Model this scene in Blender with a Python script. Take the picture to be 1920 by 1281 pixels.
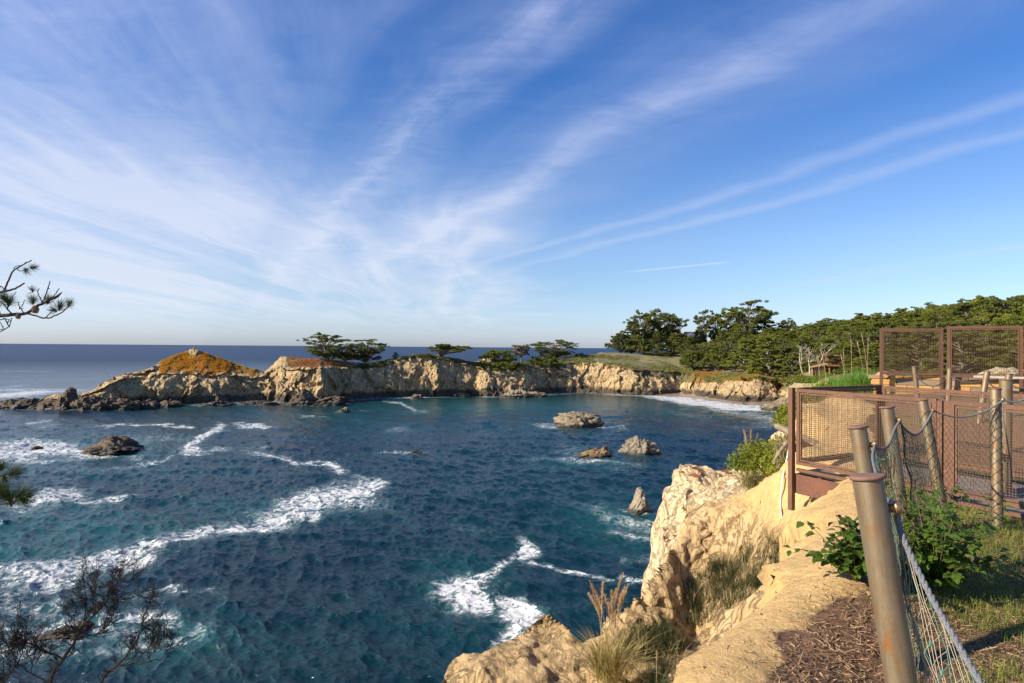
import bpy, math, random
import numpy as np
from mathutils import Matrix, Vector
R = math.radians
for o in list(bpy.data.objects): bpy.data.objects.remove(o)
scene = bpy.context.scene
COL = scene.collection

# ------------------------------------------------------------------ camera
SEA = 0.0; CAMZ = 20.0; F = 22/36*1920.0
PITCH, ROLL = 0.48, 0.435
cam_d = bpy.data.cameras.new('camera'); cam = bpy.data.objects.new('camera', cam_d); COL.objects.link(cam)
cam_d.lens = 22; cam_d.sensor_width = 36; cam_d.clip_start = 0.05; cam_d.clip_end = 40000
CM = Matrix.Rotation(R(90+PITCH), 4, 'X') @ Matrix.Rotation(R(ROLL), 4, 'Z')
cam.matrix_world = Matrix.Translation((0,0,CAMZ)) @ CM
scene.camera = cam
RM = np.array(CM.to_3x3())
def ray(px, py):
    px, py = np.broadcast_arrays(np.asarray(px, float), np.asarray(py, float))
    v = np.stack([(px-960)/F, (640.5-py)/F, -np.ones(np.broadcast(px,py).shape)], -1)
    w = v @ RM.T
    return w / w[..., 1:2]
def W(px, py, d):
    r = ray(px, py)
    return r*np.asarray(d, float)[..., None] + np.array([0, 0, CAMZ])
def proj(p):
    q = (np.asarray(p, float) - np.array([0, 0, CAMZ])) @ RM
    z = np.minimum(q[..., 2], -1e-3)
    return 960 + F*q[..., 0]/-z, 640.5 - F*q[..., 1]/-z
def wl(px, py, z=0.0):            # where the ray through a pixel meets height z
    r = ray(px, py); t = (z-CAMZ)/r[..., 2]
    return r*t[..., None] + np.array([0, 0, CAMZ])

# ------------------------------------------------------------------ render look
scene.view_settings.view_transform = 'Standard'; scene.view_settings.look = 'None'
scene.view_settings.exposure = 0.76; scene.view_settings.gamma = 1.0
scene.render.engine = 'CYCLES'
scene.cycles.max_bounces = 6; scene.cycles.transparent_max_bounces = 8
scene.cycles.use_denoising = True

# ------------------------------------------------------------------ sun and sky
SUN_EL, SUN_AZ = 30.0, 252.0
sd = bpy.data.lights.new('sun', 'SUN'); sd.energy = 5.0; sd.angle = R(0.5); sd.color = (1.0, 0.86, 0.65)
sun = bpy.data.objects.new('sun', sd); COL.objects.link(sun)
dsun = Vector((math.sin(R(SUN_AZ))*math.cos(R(SUN_EL)), math.cos(R(SUN_AZ))*math.cos(R(SUN_EL)), math.sin(R(SUN_EL))))
sun.rotation_euler = dsun.to_track_quat('Z', 'Y').to_euler(); sun.location = (-30, -10, 60)

class NT:
    """small node-building helper"""
    def __init__(s, tree): s.t = tree; s.n = tree.nodes; s.l = tree.links
    def new(s, typ, **kw):
        nd = s.n.new(typ)
        for k, v in kw.items():
            if k.startswith('i_'):
                s.set(nd, k[2:].replace('_', ' '), v)
            else: setattr(nd, k, v)
        return nd
    def sock(s, nd, name):
        if isinstance(name, int): return nd.inputs[name]
        return nd.inputs[name]
    def set(s, nd, name, v):
        i = s.sock(nd, name)
        if isinstance(v, bpy.types.NodeSocket): s.l.new(v, i)
        else: i.default_value = v
    def math(s, op, a, b=0.0, c=None, clamp=False):
        nd = s.n.new('ShaderNodeMath'); nd.operation = op; nd.use_clamp = clamp
        s.set(nd, 0, a); s.set(nd, 1, b)
        if c is not None: s.set(nd, 2, c)
        return nd.outputs[0]
    def vmath(s, op, a, b=(0,0,0)):
        nd = s.n.new('ShaderNodeVectorMath'); nd.operation = op
        s.set(nd, 0, a); s.set(nd, 1, b)
        return nd.outputs['Value'] if op in ('DOT_PRODUCT', 'LENGTH', 'DISTANCE') else nd.outputs[0]
    def mix(s, f, a, b, mode='MIX'):
        nd = s.n.new('ShaderNodeMix'); nd.data_type = 'RGBA'; nd.blend_type = mode; nd.clamp_factor = True
        s.set(nd, 0, f); s.set(nd, 6, a if isinstance(a, bpy.types.NodeSocket) else (*a, 1)[:4]); s.set(nd, 7, b if isinstance(b, bpy.types.NodeSocket) else (*b, 1)[:4])
        return nd.outputs[2]
    def noise(s, vec, scale, detail=4, rough=0.55, dist=0.0, out=0):
        nd = s.n.new('ShaderNodeTexNoise')
        if vec is not None: s.l.new(vec, nd.inputs['Vector'])
        s.set(nd, 'Scale', scale); s.set(nd, 'Detail', detail); s.set(nd, 'Roughness', rough); s.set(nd, 'Distortion', dist)
        return nd.outputs[out]
    def ramp(s, f, stops, interp='LINEAR'):
        nd = s.n.new('ShaderNodeValToRGB'); nd.color_ramp.interpolation = interp
        e = nd.color_ramp.elements
        while len(e) < len(stops): e.new(0.5)
        for el, (p, c) in zip(e, stops):
            el.position = p; el.color = (c, c, c, 1) if isinstance(c, (int, float)) else (*c, 1)[:4]
        s.set(nd, 0, f); return nd.outputs[0]
    def mrange(s, v, a, b, c=0.0, d=1.0, smooth=False):
        nd = s.n.new('ShaderNodeMapRange'); nd.interpolation_type = 'SMOOTHSTEP' if smooth else 'LINEAR'
        s.set(nd, 0, v); s.set(nd, 1, a); s.set(nd, 2, b); s.set(nd, 3, c); s.set(nd, 4, d)
        return nd.outputs[0]
    def comb(s, x, y, z=0.0):
        nd = s.n.new('ShaderNodeCombineXYZ'); s.set(nd, 0, x); s.set(nd, 1, y); s.set(nd, 2, z); return nd.outputs[0]
    def attr(s, name, out='Fac'):
        nd = s.n.new('ShaderNodeAttribute'); nd.attribute_name = name; return nd.outputs[out]
    def bump(s, h, strength, dist, normal=None):
        nd = s.n.new('ShaderNodeBump'); s.set(nd, 'Strength', strength); s.set(nd, 'Distance', dist); s.set(nd, 'Height', h)
        if normal is not None: s.set(nd, 'Normal', normal)
        return nd.outputs[0]

def build_world():
    w = bpy.data.worlds.new('World'); scene.world = w; w.use_nodes = True
    t = NT(w.node_tree); t.n.clear()
    out = t.new('ShaderNodeOutputWorld'); bg = t.new('ShaderNodeBackground')
    sky = t.new('ShaderNodeTexSky', sky_type='NISHITA', sun_disc=False)
    sky.sun_elevation = R(SUN_EL); sky.sun_rotation = R(SUN_AZ)
    sky.altitude = 20; sky.air_density = 1.0; sky.dust_density = 0.6; sky.ozone_density = 2.0
    dr = t.new('ShaderNodeTexCoord').outputs['Generated']
    nrm = t.vmath('NORMALIZE', dr)
    sp = t.new('ShaderNodeSeparateXYZ'); t.set(sp, 0, nrm)
    x, y, z = sp.outputs
    zz = t.math('ADD', t.math('MAXIMUM', z, 0.0), 0.02)
    xx = t.math('DIVIDE', x, zz); yy = t.math('DIVIDE', y, zz)
    q0 = t.math('ADD', t.math('MULTIPLY', xx, .896), t.math('MULTIPLY', yy, .443))
    s = t.math('ADD', t.math('MULTIPLY', xx, -.443), t.math('MULTIPLY', yy, .896))
    base = t.comb(t.math('MULTIPLY', q0, 1.0), t.math('MULTIPLY', s, 1.0), 3.0)
    warp = t.noise(base, 0.55, 3, .5)
    warp2 = t.noise(base, 2.2, 3, .6)
    q = t.math('ADD', q0, t.math('ADD', t.math('MULTIPLY', t.math('SUBTRACT', warp, .5), .5), t.math('MULTIPLY', t.math('SUBTRACT', warp2, .5), .12)))
    # broad bands across the streak direction (q in -4..6 mapped to 0..1)
    qn = t.mrange(q, -4.0, 6.0)
    P = lambda v: (v+4)/10
    bands = t.ramp(qn, [(0, .62), (P(-1.6), .80), (P(-.9), .80), (P(-.45), .78), (P(-.1), .70), (P(.2), .50), (P(.42), .30), (P(.52), .12), (P(.68), .2), (P(.82), .70), (P(.95), .34), (P(1.15), .08),
                        (P(1.42), .22), (P(1.62), .62), (P(1.82), .20), (P(2.3), .02), (P(2.52), .06), (P(2.68), .34), (P(2.84), .06), (P(2.98), .10), (P(3.12), .34), (P(3.3), .03), (P(3.9), 0.0), (1, .04)][:32], 'EASE')
    # long streaky fibres
    fib = t.noise(t.comb(t.math('MULTIPLY', q, 5.0), t.math('MULTIPLY', s, .33), 1.0), 1.0, 7, .62, .35)
    fib2 = t.noise(t.comb(t.math('MULTIPLY', q0, 1.6), t.math('MULTIPLY', s, 1.4), 8.0), 1.6, 8, .62, 1.2)
    feath = t.noise(t.comb(t.math('ADD', t.math('MULTIPLY', q0, 1.1), t.math('MULTIPLY', s, 1.9)), t.math('SUBTRACT', t.math('MULTIPLY', s, .45), t.math('MULTIPLY', q0, .5)), 5.0), 1.5, 7, .65, .8)
    fa = t.mrange(fib, .28, .72); fb = t.mrange(fib2, .36, .66); fc = t.mrange(feath, .40, .70)
    # second family of streaks on the left, fanning up and out toward the viewer's left
    q2 = t.math('ADD', t.math('ADD', t.math('MULTIPLY', xx, .996), t.math('MULTIPLY', yy, .087)), t.math('MULTIPLY', t.math('SUBTRACT', warp, .5), .5))
    s2 = t.math('SUBTRACT', t.math('MULTIPLY', yy, .996), t.math('MULTIPLY', xx, .087))
    fL = t.noise(t.comb(t.math('MULTIPLY', q2, 2.6), t.math('MULTIPLY', s2, .26), 21.0), 1.0, 8, .62, .45)
    fL2 = t.noise(t.comb(t.math('MULTIPLY', q2, .8), t.math('MULTIPLY', s2, .20), 27.0), 1.0, 4, .5, .3)
    fl = t.math('MULTIPLY', t.mrange(fL, .26, .74), t.mrange(fL2, .30, .64, .45, 1.3))
    left = t.mrange(q, .1, .8, 1, 0, True)
    tex = t.math('ADD', t.math('MULTIPLY', fa, .50), t.math('ADD', t.math('MULTIPLY', fb, .42), t.math('MULTIPLY', fc, .30)))
    rightness = t.mrange(q, 1.0, 2.2, 0, 1, True)
    tex = t.math('ADD', t.math('MULTIPLY', tex, t.math('SUBTRACT', 1.0, t.math('MULTIPLY', rightness, .55))), t.math('MULTIPLY', rightness, .5))
    fade = t.math('MAXIMUM', t.mrange(s, 4.0, 9.0, 1, .15, True), t.mrange(q, 1.2, .4, 0, .75))
    tex = t.math('ADD', t.math('MULTIPLY', tex, t.math('SUBTRACT', 1.0, t.math('MULTIPLY', left, .62))), t.math('MULTIPLY', t.math('MULTIPLY', left, fl), .85))
    dens = t.math('MULTIPLY', t.math('MULTIPLY', bands, tex), fade)
    # low bank of white cirrus toward the horizon, left half
    lo = t.math('MULTIPLY', t.mrange(s, 2.6, 4.6, 0, 1, True), t.mrange(s, 9.0, 22.0, 1, .55, True))
    az = t.math('DIVIDE', x, t.math('MAXIMUM', y, .05))
    lo = t.math('MULTIPLY', lo, t.mrange(t.math('ADD', az, t.math('MULTIPLY', t.math('SUBTRACT', warp, .5), .35)), -.12, .10, 1, 0, True))
    lon = t.noise(t.comb(t.math('MULTIPLY', q2, 1.1), t.math('MULTIPLY', s2, .16), 12.0), 1.3, 7, .6, .6)
    dens = t.math('ADD', dens, t.math('MULTIPLY', lo, t.mrange(lon, .33, .68, .12, .85)))
    # short vapour trail low on the right and a faint long wisp beyond it
    ys_ = t.math('MAXIMUM', y, .05); u = t.math('DIVIDE', x, ys_); v = t.math('DIVIDE', z, ys_)
    d1 = t.math('ABSOLUTE', t.math('SUBTRACT', v, t.math('ADD', .1015, t.math('MULTIPLY', u, .106))))
    tr = t.math('MULTIPLY', t.mrange(d1, 0, .0022, .55, 0, True), t.math('MULTIPLY', t.mrange(u, .17, .22, 0, 1, True), t.mrange(u, .33, .36, 1, 0, True)))
    d2 = t.math('ABSOLUTE', t.math('SUBTRACT', v, t.math('ADD', .0155, t.math('MULTIPLY', u, .188))))
    tr2 = t.math('MULTIPLY', t.mrange(d2, 0, .012, .30, 0, True), t.math('MULTIPLY', t.mrange(u, .3, .6, 0, 1, True), t.mrange(fib, .35, .65)))
    dens = t.math('ADD', dens, t.math('MAXIMUM', tr, tr2))
    dens = t.math('MINIMUM', dens, .93)
    hz = t.mrange(z, 0.0, .06, 0.12, 1.0, True)
    dens = t.math('MULTIPLY', dens, hz)
    dens = t.math('MULTIPLY', dens, t.math('MULTIPLY', t.mrange(z, .50, .68, 1, .22, True), t.mrange(y, -.35, .1, .25, 1, True)))
    up = t.mrange(z, 0.0, 0.5)
    cc = t.mix(up, (6.3, 6.9, 7.7), (4.3, 5.0, 7.8))
    # the photograph's sky is a deeper, cleaner blue overhead, paler and greyer at the sea
    grade = t.mix(t.mrange(z, .16, .40, 0, 1), t.mix(t.mrange(z, 0, .09), (.98, 1.14, 1.74), (.90, 1.05, 1.34)), (.31, .75, 1.34))
    skyc = t.mix(1.0, sky.outputs[0], grade, 'MULTIPLY')
    col = t.mix(dens, skyc, cc)
    t.set(bg, 'Color', col); t.set(bg, 'Strength', SKY)
    t.l.new(bg.outputs[0], out.inputs[0])
SKY = 0.0725
build_world()

# ------------------------------------------------------------------ mesh helpers
def tag(o, label=None, cat=None, group=None, kind=None):
    if label: o['label'] = label
    if cat: o['category'] = cat
    if group: o['group'] = group
    if kind: o['kind'] = kind
    return o
def empty(name, loc=(0,0,0), rz=0.0, **kw):
    o = bpy.data.objects.new(name, None); COL.objects.link(o); o.location = loc; o.rotation_euler = (0,0,rz)
    o.empty_display_size = .2
    return tag(o, **kw)
def mesh_from(name, V, Fs, mat, smooth=False, mats=None, midx=None):
    """V (n,3) array, Fs list of (m,k) index arrays (k=3 or 4)"""
    me = bpy.data.meshes.new(name)
    V = np.ascontiguousarray(V, dtype=np.float32)
    me.vertices.add(len(V)); me.vertices.foreach_set('co', V.ravel())
    Fs = [np.asarray(f, dtype=np.int32) for f in Fs if len(f)]
    nl = sum(f.size for f in Fs); nf = sum(len(f) for f in Fs)
    me.loops.add(nl); me.polygons.add(nf)
    me.loops.foreach_set('vertex_index', np.concatenate([f.ravel() for f in Fs]))
    tot = np.concatenate([np.full(len(f), f.shape[1], np.int32) for f in Fs])
    st = np.concatenate([[0], np.cumsum(tot)[:-1]]).astype(np.int32)
    me.polygons.foreach_set('loop_start', st); me.polygons.foreach_set('loop_total', tot)
    me.polygons.foreach_set('use_smooth', np.full(nf, bool(smooth)))
    for m in (mats or [mat]): me.materials.append(m)
    if midx is not None: me.polygons.foreach_set('material_index', np.asarray(midx, np.int32))
    me.update(calc_edges=True); me.validate(clean_customdata=False)
    return me
def add_obj(name, me, parent=None, loc=(0,0,0)):
    o = bpy.data.objects.new(name, me); COL.objects.link(o); o.location = loc
    if parent is not None: o.parent = parent
    return o
def set_attr(me, name, arr):
    a = me.attributes.new(name, 'FLOAT', 'POINT'); a.data.foreach_set('value', np.asarray(arr, np.float32).ravel())
def set_vec(me, name, arr):
    a = me.attributes.new(name, 'FLOAT_VECTOR', 'POINT'); a.data.foreach_set('vector', np.asarray(arr, np.float32).ravel())
def grid_faces(nu, nv, wrap=False):
    i = np.arange(nu-1 if not wrap else nu)[:, None]; j = np.arange(nv-1)[None]
    a = i*nv+j; b = ((i+1) % nu)*nv+j
    return np.stack([a, b, b+1, a+1], -1).reshape(-1, 4)
class MB:
    """collects shapes and links them as ONE mesh object"""
    def __init__(s): s.V = []; s.T = []; s.Q = []; s.n = 0
    def add(s, V, T=None, Q=None):
        V = np.asarray(V, float).reshape(-1, 3); s.V.append(V)
        if T is not None and len(T): s.T.append(np.asarray(T)+s.n)
        if Q is not None and len(Q): s.Q.append(np.asarray(Q)+s.n)
        s.n += len(V)
    def box(s, c, size, rot=None):
        h = np.array(size)/2.
        V = np.array([[x, y, z] for x in (-1, 1) for y in (-1, 1) for z in (-1, 1)], float)*h
        if rot is not None: V = V @ np.asarray(rot).T
        s.add(V+np.asarray(c), Q=[[0,1,3,2],[4,6,7,5],[0,4,5,1],[2,3,7,6],[0,2,6,4],[1,5,7,3]])
    def beam(s, a, b, w, h, up=(0,0,1)):
        """rectangular bar a->b, w across, h along up"""
        a = np.asarray(a, float); b = np.asarray(b, float); d = b-a; L = np.linalg.norm(d); d = d/L
        u = np.asarray(up, float); sd_ = np.cross(d, u); sd_ /= np.linalg.norm(sd_); u = np.cross(sd_, d)
        s.box((a+b)/2, (L, w, h), np.stack([d, sd_, u], 1))
    def tube(s, pts, rad, n=8, caps=True):
        P = np.asarray(pts, float); m = len(P)
        rad = np.broadcast_to(np.asarray(rad, float), (m,))
        T = np.gradient(P, axis=0); T /= np.linalg.norm(T, axis=1)[:, None]+1e-12
        ref = np.array([0, 0, 1.]) if abs(T[0, 2]) < .9 else np.array([1., 0, 0])
        U = np.cross(T, ref); bad = np.linalg.norm(U, axis=1) < .05; U[bad] = np.cross(T[bad], [0, 1., 0.3])
        U /= np.linalg.norm(U, axis=1)[:, None]; Vv = np.cross(T, U)
        a = np.arange(n)/n*2*np.pi
        ring = P[:, None]+rad[:, None, None]*(np.cos(a)[None, :, None]*U[:, None]+np.sin(a)[None, :, None]*Vv[:, None])
        i = np.arange(m-1)[:, None]*n; j = np.arange(n)[None]; k = (j+1) % n
        Q = np.stack([i+j, i+k, i+n+k, i+n+j], -1).reshape(-1, 4)
        V = ring.reshape(-1, 3); T3 = []
        if caps:
            V = np.vstack([V, P[0], P[-1]]); c0 = m*n; c1 = c0+1
            jj = np.arange(n); kk = (jj+1) % n
            T3 = np.vstack([np.stack([np.full(n, c0), kk, jj], -1), np.stack([np.full(n, c1), (m-1)*n+jj, (m-1)*n+kk], -1)])
        s.add(V, T3, Q)
    def lathe(s, prof, c=(0,0,0), n=24, rot=None):
        prof = np.asarray(prof, float); a = np.arange(n)/n*2*np.pi
        V = np.stack([prof[:, 0][:, None]*np.cos(a), prof[:, 0][:, None]*np.sin(a), np.broadcast_to(prof[:, 1][:, None], (len(prof), n))], -1).reshape(-1, 3)
        i = np.arange(len(prof)-1)[:, None]*n; j = np.arange(n)[None]; k = (j+1) % n
        Q = np.stack([i+j, i+k, i+n+k, i+n+j], -1).reshape(-1, 4)
        if rot is not None: V = V @ np.asarray(rot).T
        s.add(V+np.asarray(c), Q=Q)
    def build(s, name, mat, parent=None, smooth=False, loc=(0,0,0)):
        me = s.mesh(name, mat, smooth)
        return add_obj(name, me, parent, loc)
    def mesh(s, name, mat, smooth=False):
        Fs = []
        if s.T: Fs.append(np.vstack(s.T))
        if s.Q: Fs.append(np.vstack(s.Q))
        return mesh_from(name, np.vstack(s.V), Fs, mat, smooth)

# ------------------------------------------------------------------ numpy noise
def _hash(ix, iy, iz, seed):
    h = (ix.astype(np.int64)*374761393 + iy.astype(np.int64)*668265263 + iz.astype(np.int64)*2147483647 + seed*974634777) & 0xffffffff
    h = ((h ^ (h >> 13))*1274126177) & 0xffffffff
    h = ((h ^ (h >> 15))*2246822519) & 0xffffffff
    return ((h ^ (h >> 16)) & 0xffffff)/float(0xffffff)
def vnoise(P, seed=0):
    P = np.asarray(P, float); i = np.floor(P).astype(np.int64); f = P-i; f = f*f*f*(f*(f*6-15)+10)
    r = 0
    for a in (0, 1):
        for b in (0, 1):
            for c in (0, 1):
                w = (f[..., 0] if a else 1-f[..., 0])*(f[..., 1] if b else 1-f[..., 1])*(f[..., 2] if c else 1-f[..., 2])
                r = r+w*_hash(i[..., 0]+a, i[..., 1]+b, i[..., 2]+c, seed)
    return r*2-1
def fbm(P, octv=5, seed=0, gain=.5, lac=2.03):
    P = np.asarray(P, float); s = 0; a = 1.0; n = 0
    for k in range(octv):
        s = s+a*vnoise(P*lac**k+k*17.3, seed+k); n += a; a *= gain
    return s/n
def ridged(P, octv=5, seed=0, gain=.5, lac=2.1):
    P = np.asarray(P, float); s = 0; a = 1.0; n = 0
    for k in range(octv):
        s = s+a*(1-2*np.abs(vnoise(P*lac**k+k*11.7, seed+k))); n += a; a *= gain
    return s/n
def worley(P, seed=0):
    P = np.asarray(P, float); i = np.floor(P).astype(np.int64); f = P-i
    d1 = np.full(P.shape[:-1], 9.); d2 = d1.copy(); cid = d1.copy()
    for a in (-1, 0, 1):
        for b in (-1, 0, 1):
            for c in (-1, 0, 1):
                X, Y, Z = i[..., 0]+a, i[..., 1]+b, i[..., 2]+c
                dx = a+_hash(X, Y, Z, seed)-f[..., 0]; dy = b+_hash(X, Y, Z, seed+1)-f[..., 1]; dz = c+_hash(X, Y, Z, seed+2)-f[..., 2]
                d = np.sqrt(dx*dx+dy*dy+dz*dz); near = d < d1
                d2 = np.where(near, d1, np.minimum(d2, d)); cid = np.where(near, _hash(X, Y, Z, seed+3), cid); d1 = np.where(near, d, d1)
    return d1, d2, cid
def sstep(x, a, b):
    t = np.clip((x-a)/(b-a), 0, 1); return t*t*(3-2*t)
def dist_poly(X, Y, poly, closed=False):
    """distance to polyline"""
    P = np.asarray(poly, float); n = len(P); d = np.full(X.shape, 1e9)
    for k in range(n if closed else n-1):
        a = P[k]; b = P[(k+1) % n]; ab = b-a; L = ab@ab+1e-12
        t = np.clip(((X-a[0])*ab[0]+(Y-a[1])*ab[1])/L, 0, 1)
        d = np.minimum(d, np.hypot(X-a[0]-t*ab[0], Y-a[1]-t*ab[1]))
    return d
def in_poly(X, Y, poly):
    P = np.asarray(poly, float); n = len(P); ins = np.zeros(X.shape, bool)
    for k in range(n):
        a = P[k]; b = P[(k+1) % n]
        c = ((a[1] > Y) != (b[1] > Y)) & (X < (b[0]-a[0])*(Y-a[1])/(b[1]-a[1]+1e-12)+a[0])
        ins ^= c
    return ins
class TPS:
    def __init__(s, pts, z, lam=1e-3):
        s.P = np.asarray(pts, float); n = len(s.P)
        K = s.k(np.linalg.norm(s.P[:, None]-s.P[None], axis=-1))+lam*np.eye(n)
        A = np.zeros((n+3, n+3)); A[:n, :n] = K; A[:n, n] = 1; A[:n, n+1:] = s.P; A[n:, :n] = A[:n, n:].T
        s.w = np.linalg.solve(A, np.concatenate([z, [0, 0, 0]]))
    def k(s, r): return np.where(r > 0, r*r*np.log(r+1e-9), 0)
    def __call__(s, X, Y):
        X = np.asarray(X, float); Y = np.asarray(Y, float); sh = X.shape; q = np.stack([X.ravel(), Y.ravel()], -1); o = np.zeros(len(q)); n = len(s.P)
        for a in range(0, len(q), 60000):
            b = q[a:a+60000]
            o[a:a+60000] = s.k(np.linalg.norm(b[:, None]-s.P[None], axis=-1)) @ s.w[:n] + s.w[n]+b@s.w[n+1:]
        return o.reshape(sh)

# ------------------------------------------------------------------ materials
def mat_new(name):
    m = bpy.data.materials.new(name); m.use_nodes = True; t = NT(m.node_tree); t.n.clear()
    out = t.new('ShaderNodeOutputMaterial'); b = t.new('ShaderNodeBsdfPrincipled'); t.l.new(b.outputs[0], out.inputs[0])
    return m, t, b, out
def pos(t): return t.new('ShaderNodeNewGeometry').outputs['Position']
def objc(t): return t.new('ShaderNodeTexCoord').outputs['Object']

def mat_rock(name, c1, c2, c3, scale=1.0, bumpd=.5, wet=1.6, tint=True, dark=(.035,.028,.022)):
    m, t, b, out = mat_new(name)
    p = pos(t)
    n1 = t.noise(p, .10*scale, 6, .6, .8); n2 = t.noise(p, .55*scale, 8, .65, .5); n3 = t.noise(p, 3.0*scale, 8, .7)
    st = t.vmath('MULTIPLY', p, (1.0, 1.0, .35))
    ns = t.noise(st, .9*scale, 7, .62, 1.5)
    c = t.mix(t.mrange(n1, .35, .65), c1, c2)
    c = t.mix(t.mrange(ns, .46, .70), c, c3)
    c = t.mix(t.math('MULTIPLY', t.mrange(n2, .55, .75), .6), c, tuple(min(1, v*1.35) for v in c1))
    crack = t.mrange(t.math('ABSOLUTE', t.math('SUBTRACT', t.noise(st, .8*scale, 5, .6, 1.0), .5)), 0.0, .03, .45, 1.0)
    c = t.mix(1.0, c, t.comb(crack, crack, crack), 'MULTIPLY')
    g = t.mrange(n3, .3, .7, .72, 1.2)
    c = t.mix(1.0, c, t.comb(g, g, g), 'MULTIPLY')
    if tint:
        veg = t.attr('veg'); vc = t.attr('vcol', 'Color')
        vv = t.mix(t.mrange(t.noise(p, 1.4*scale, 8, .75), .35, .68), t.mix(.5, vc, (.05,.05,.02)), vc)
        vv = t.mix(t.mrange(t.noise(p, .35*scale, 4, .6), .45, .65), vv, t.mix(.5, vv, (.16,.14,.05)))
        fac = t.mrange(t.math('ADD', veg, t.math('MULTIPLY', t.math('SUBTRACT', n2, .5), .9)), .42, .56)
        c = t.mix(fac, c, vv)
    if wet is not None:
        sp = t.new('ShaderNodeSeparateXYZ'); t.set(sp, 0, p)
        zz = t.math('SUBTRACT', sp.outputs[2], t.math('MULTIPLY', t.noise(t.vmath('MULTIPLY', p, (1, 1, .5)), .30*scale, 7, .7), wet*2.6))
        wf = t.mrange(zz, -wet*.45, wet*.12, 1, 0, True)
        c = t.mix(t.math('MULTIPLY', wf, .88), c, dark)
        t.set(b, 'Roughness', t.mrange(wf, 0, 1, .88, .5))
    else: t.set(b, 'Roughness', .88)
    t.set(b, 'Base Color', c)
    h = t.math('ADD', t.math('MULTIPLY', n2, 1.0), t.math('ADD', t.math('MULTIPLY', n3, .35), t.math('MULTIPLY', ns, .7)))
    t.set(b, 'Normal', t.bump(h, .9, bumpd))
    return m
M_HEAD = mat_rock('headland_rock', (.76,.545,.275), (.54,.39,.205), (.22,.165,.105), .6, 2.2, wet=2.3)
M_SEAROCK = mat_rock('sea_rock', (.38,.295,.185), (.27,.22,.155), (.10,.085,.07), 1.2, .5, wet=.9, tint=False)
M_GREYROCK = mat_rock('grey_rock', (.36,.30,.215), (.27,.235,.18), (.12,.10,.085), 1.2, .5, wet=.7, tint=False)
M_OCHREROCK = mat_rock('ochre_rock', (.36,.22,.09), (.24,.16,.08), (.12,.09,.06), 1.2, .5, wet=.7, tint=False)
M_PALEROCK = mat_rock('pale_rock', (.47,.39,.275), (.36,.305,.225), (.17,.145,.11), 1.2, .5, wet=.6, tint=False)
M_BROWNROCK = mat_rock('brown_rock', (.25,.17,.095), (.17,.125,.08), (.08,.06,.045), 1.2, .5, wet=.9, tint=False)
M_CREAMROCK = mat_rock('cream_rock', (.66,.52,.34), (.55,.44,.30), (.38,.31,.24), .9, .5, wet=None, tint=False)
M_DARKROCK = mat_rock('dark_rock', (.16,.11,.07), (.11,.08,.055), (.05,.04,.03), 1.0, .6, wet=1.2, tint=False)

# ------------------------------------------------------------------ coast control table
# px, waterline y, brow y, crest y, brow setback, crest setback, rear setback
CT = np.array([
 (-330, 776, 771, 770, 3, 6, 14), (-120, 772, 766, 765, 3, 6, 14),
 (0, 766, 757, 753, 3, 6, 12), (40, 765, 751, 747, 3, 6, 12), (75, 766, 754, 750, 3, 6, 12), (108, 767, 741, 737, 4, 7, 14),
 (135, 767, 746, 743, 4, 7, 14), (165, 766, 740, 735, 4, 8, 15), (200, 765, 722, 716, 5, 10, 18), (232, 762, 708, 700, 6, 11, 20), (270, 760, 704, 697, 6, 12, 22),
 (295, 759, 700, 681, 6, 14, 26), (325, 758, 699, 667, 7, 17, 30), (352, 757, 700, 659, 7, 19, 34), (385, 757, 702, 661, 7, 18, 34),
 (418, 756, 703, 674, 7, 17, 32), (450, 754, 704, 685, 7, 15, 30), (480, 753, 706, 693, 7, 12, 26), (497, 752, 703, 697, 7, 12, 26), (512, 752, 692, 682, 7, 14, 30), (527, 753, 688, 669, 7, 16, 34), (560, 754, 690, 671, 7, 18, 38),
 (600, 755, 689, 672, 7, 18, 40), (640, 750, 690, 677, 7, 16, 40), (680, 747, 690, 681, 7, 14, 40), (720, 745, 685, 676, 7, 14, 40), (750, 744, 674, 668, 6, 12, 40),
 (800, 743, 667, 662, 6, 12, 40), (850, 742, 677, 671, 6, 12, 40), (885, 741, 686, 678, 6, 12, 42), (910, 742, 690, 682, 6, 14, 46), (940, 742, 694, 684, 6, 16, 50),
 (980, 742, 692, 680, 7, 20, 55), (1040, 738, 686, 672, 8, 26, 60), (1080, 737, 682, 668, 8, 30, 60), (1120, 738, 680, 664, 8, 34, 70), (1160, 741, 688, 664, 8, 45, 75),
 (1200, 742, 695, 666, 8, 50, 75), (1240, 742, 695, 668, 8, 50, 75), (1275, 741, 699, 674, 9, 40, 70), (1300, 745, 704, 686, 9, 30, 60), (1340, 750, 714, 697, 9, 24, 55),
 (1380, 755, 712, 700, 9, 22, 55), (1420, 757, 708, 700, 8, 20, 50), (1450, 757, 714, 706, 7, 18, 45), (1460, 758, 734, 712, 8, 20, 40), (1475, 762, 744, 716, 8, 20, 40), (1500, 768, 750, 718, 8, 20, 40)], float)
def ct(px, k): return np.interp(px, CT[:, 0], CT[:, k])
def coast(px):
    wlp = wl(px, ct(px, 1)); return wlp
BD = lambda px: wl(px, ct(px, 1))[..., 1]      # depth of the waterline
def brow(px): return W(px, ct(px, 2), BD(px)+ct(px, 4))
def crest(px): return W(px, ct(px, 3), BD(px)+ct(px, 5))
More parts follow.
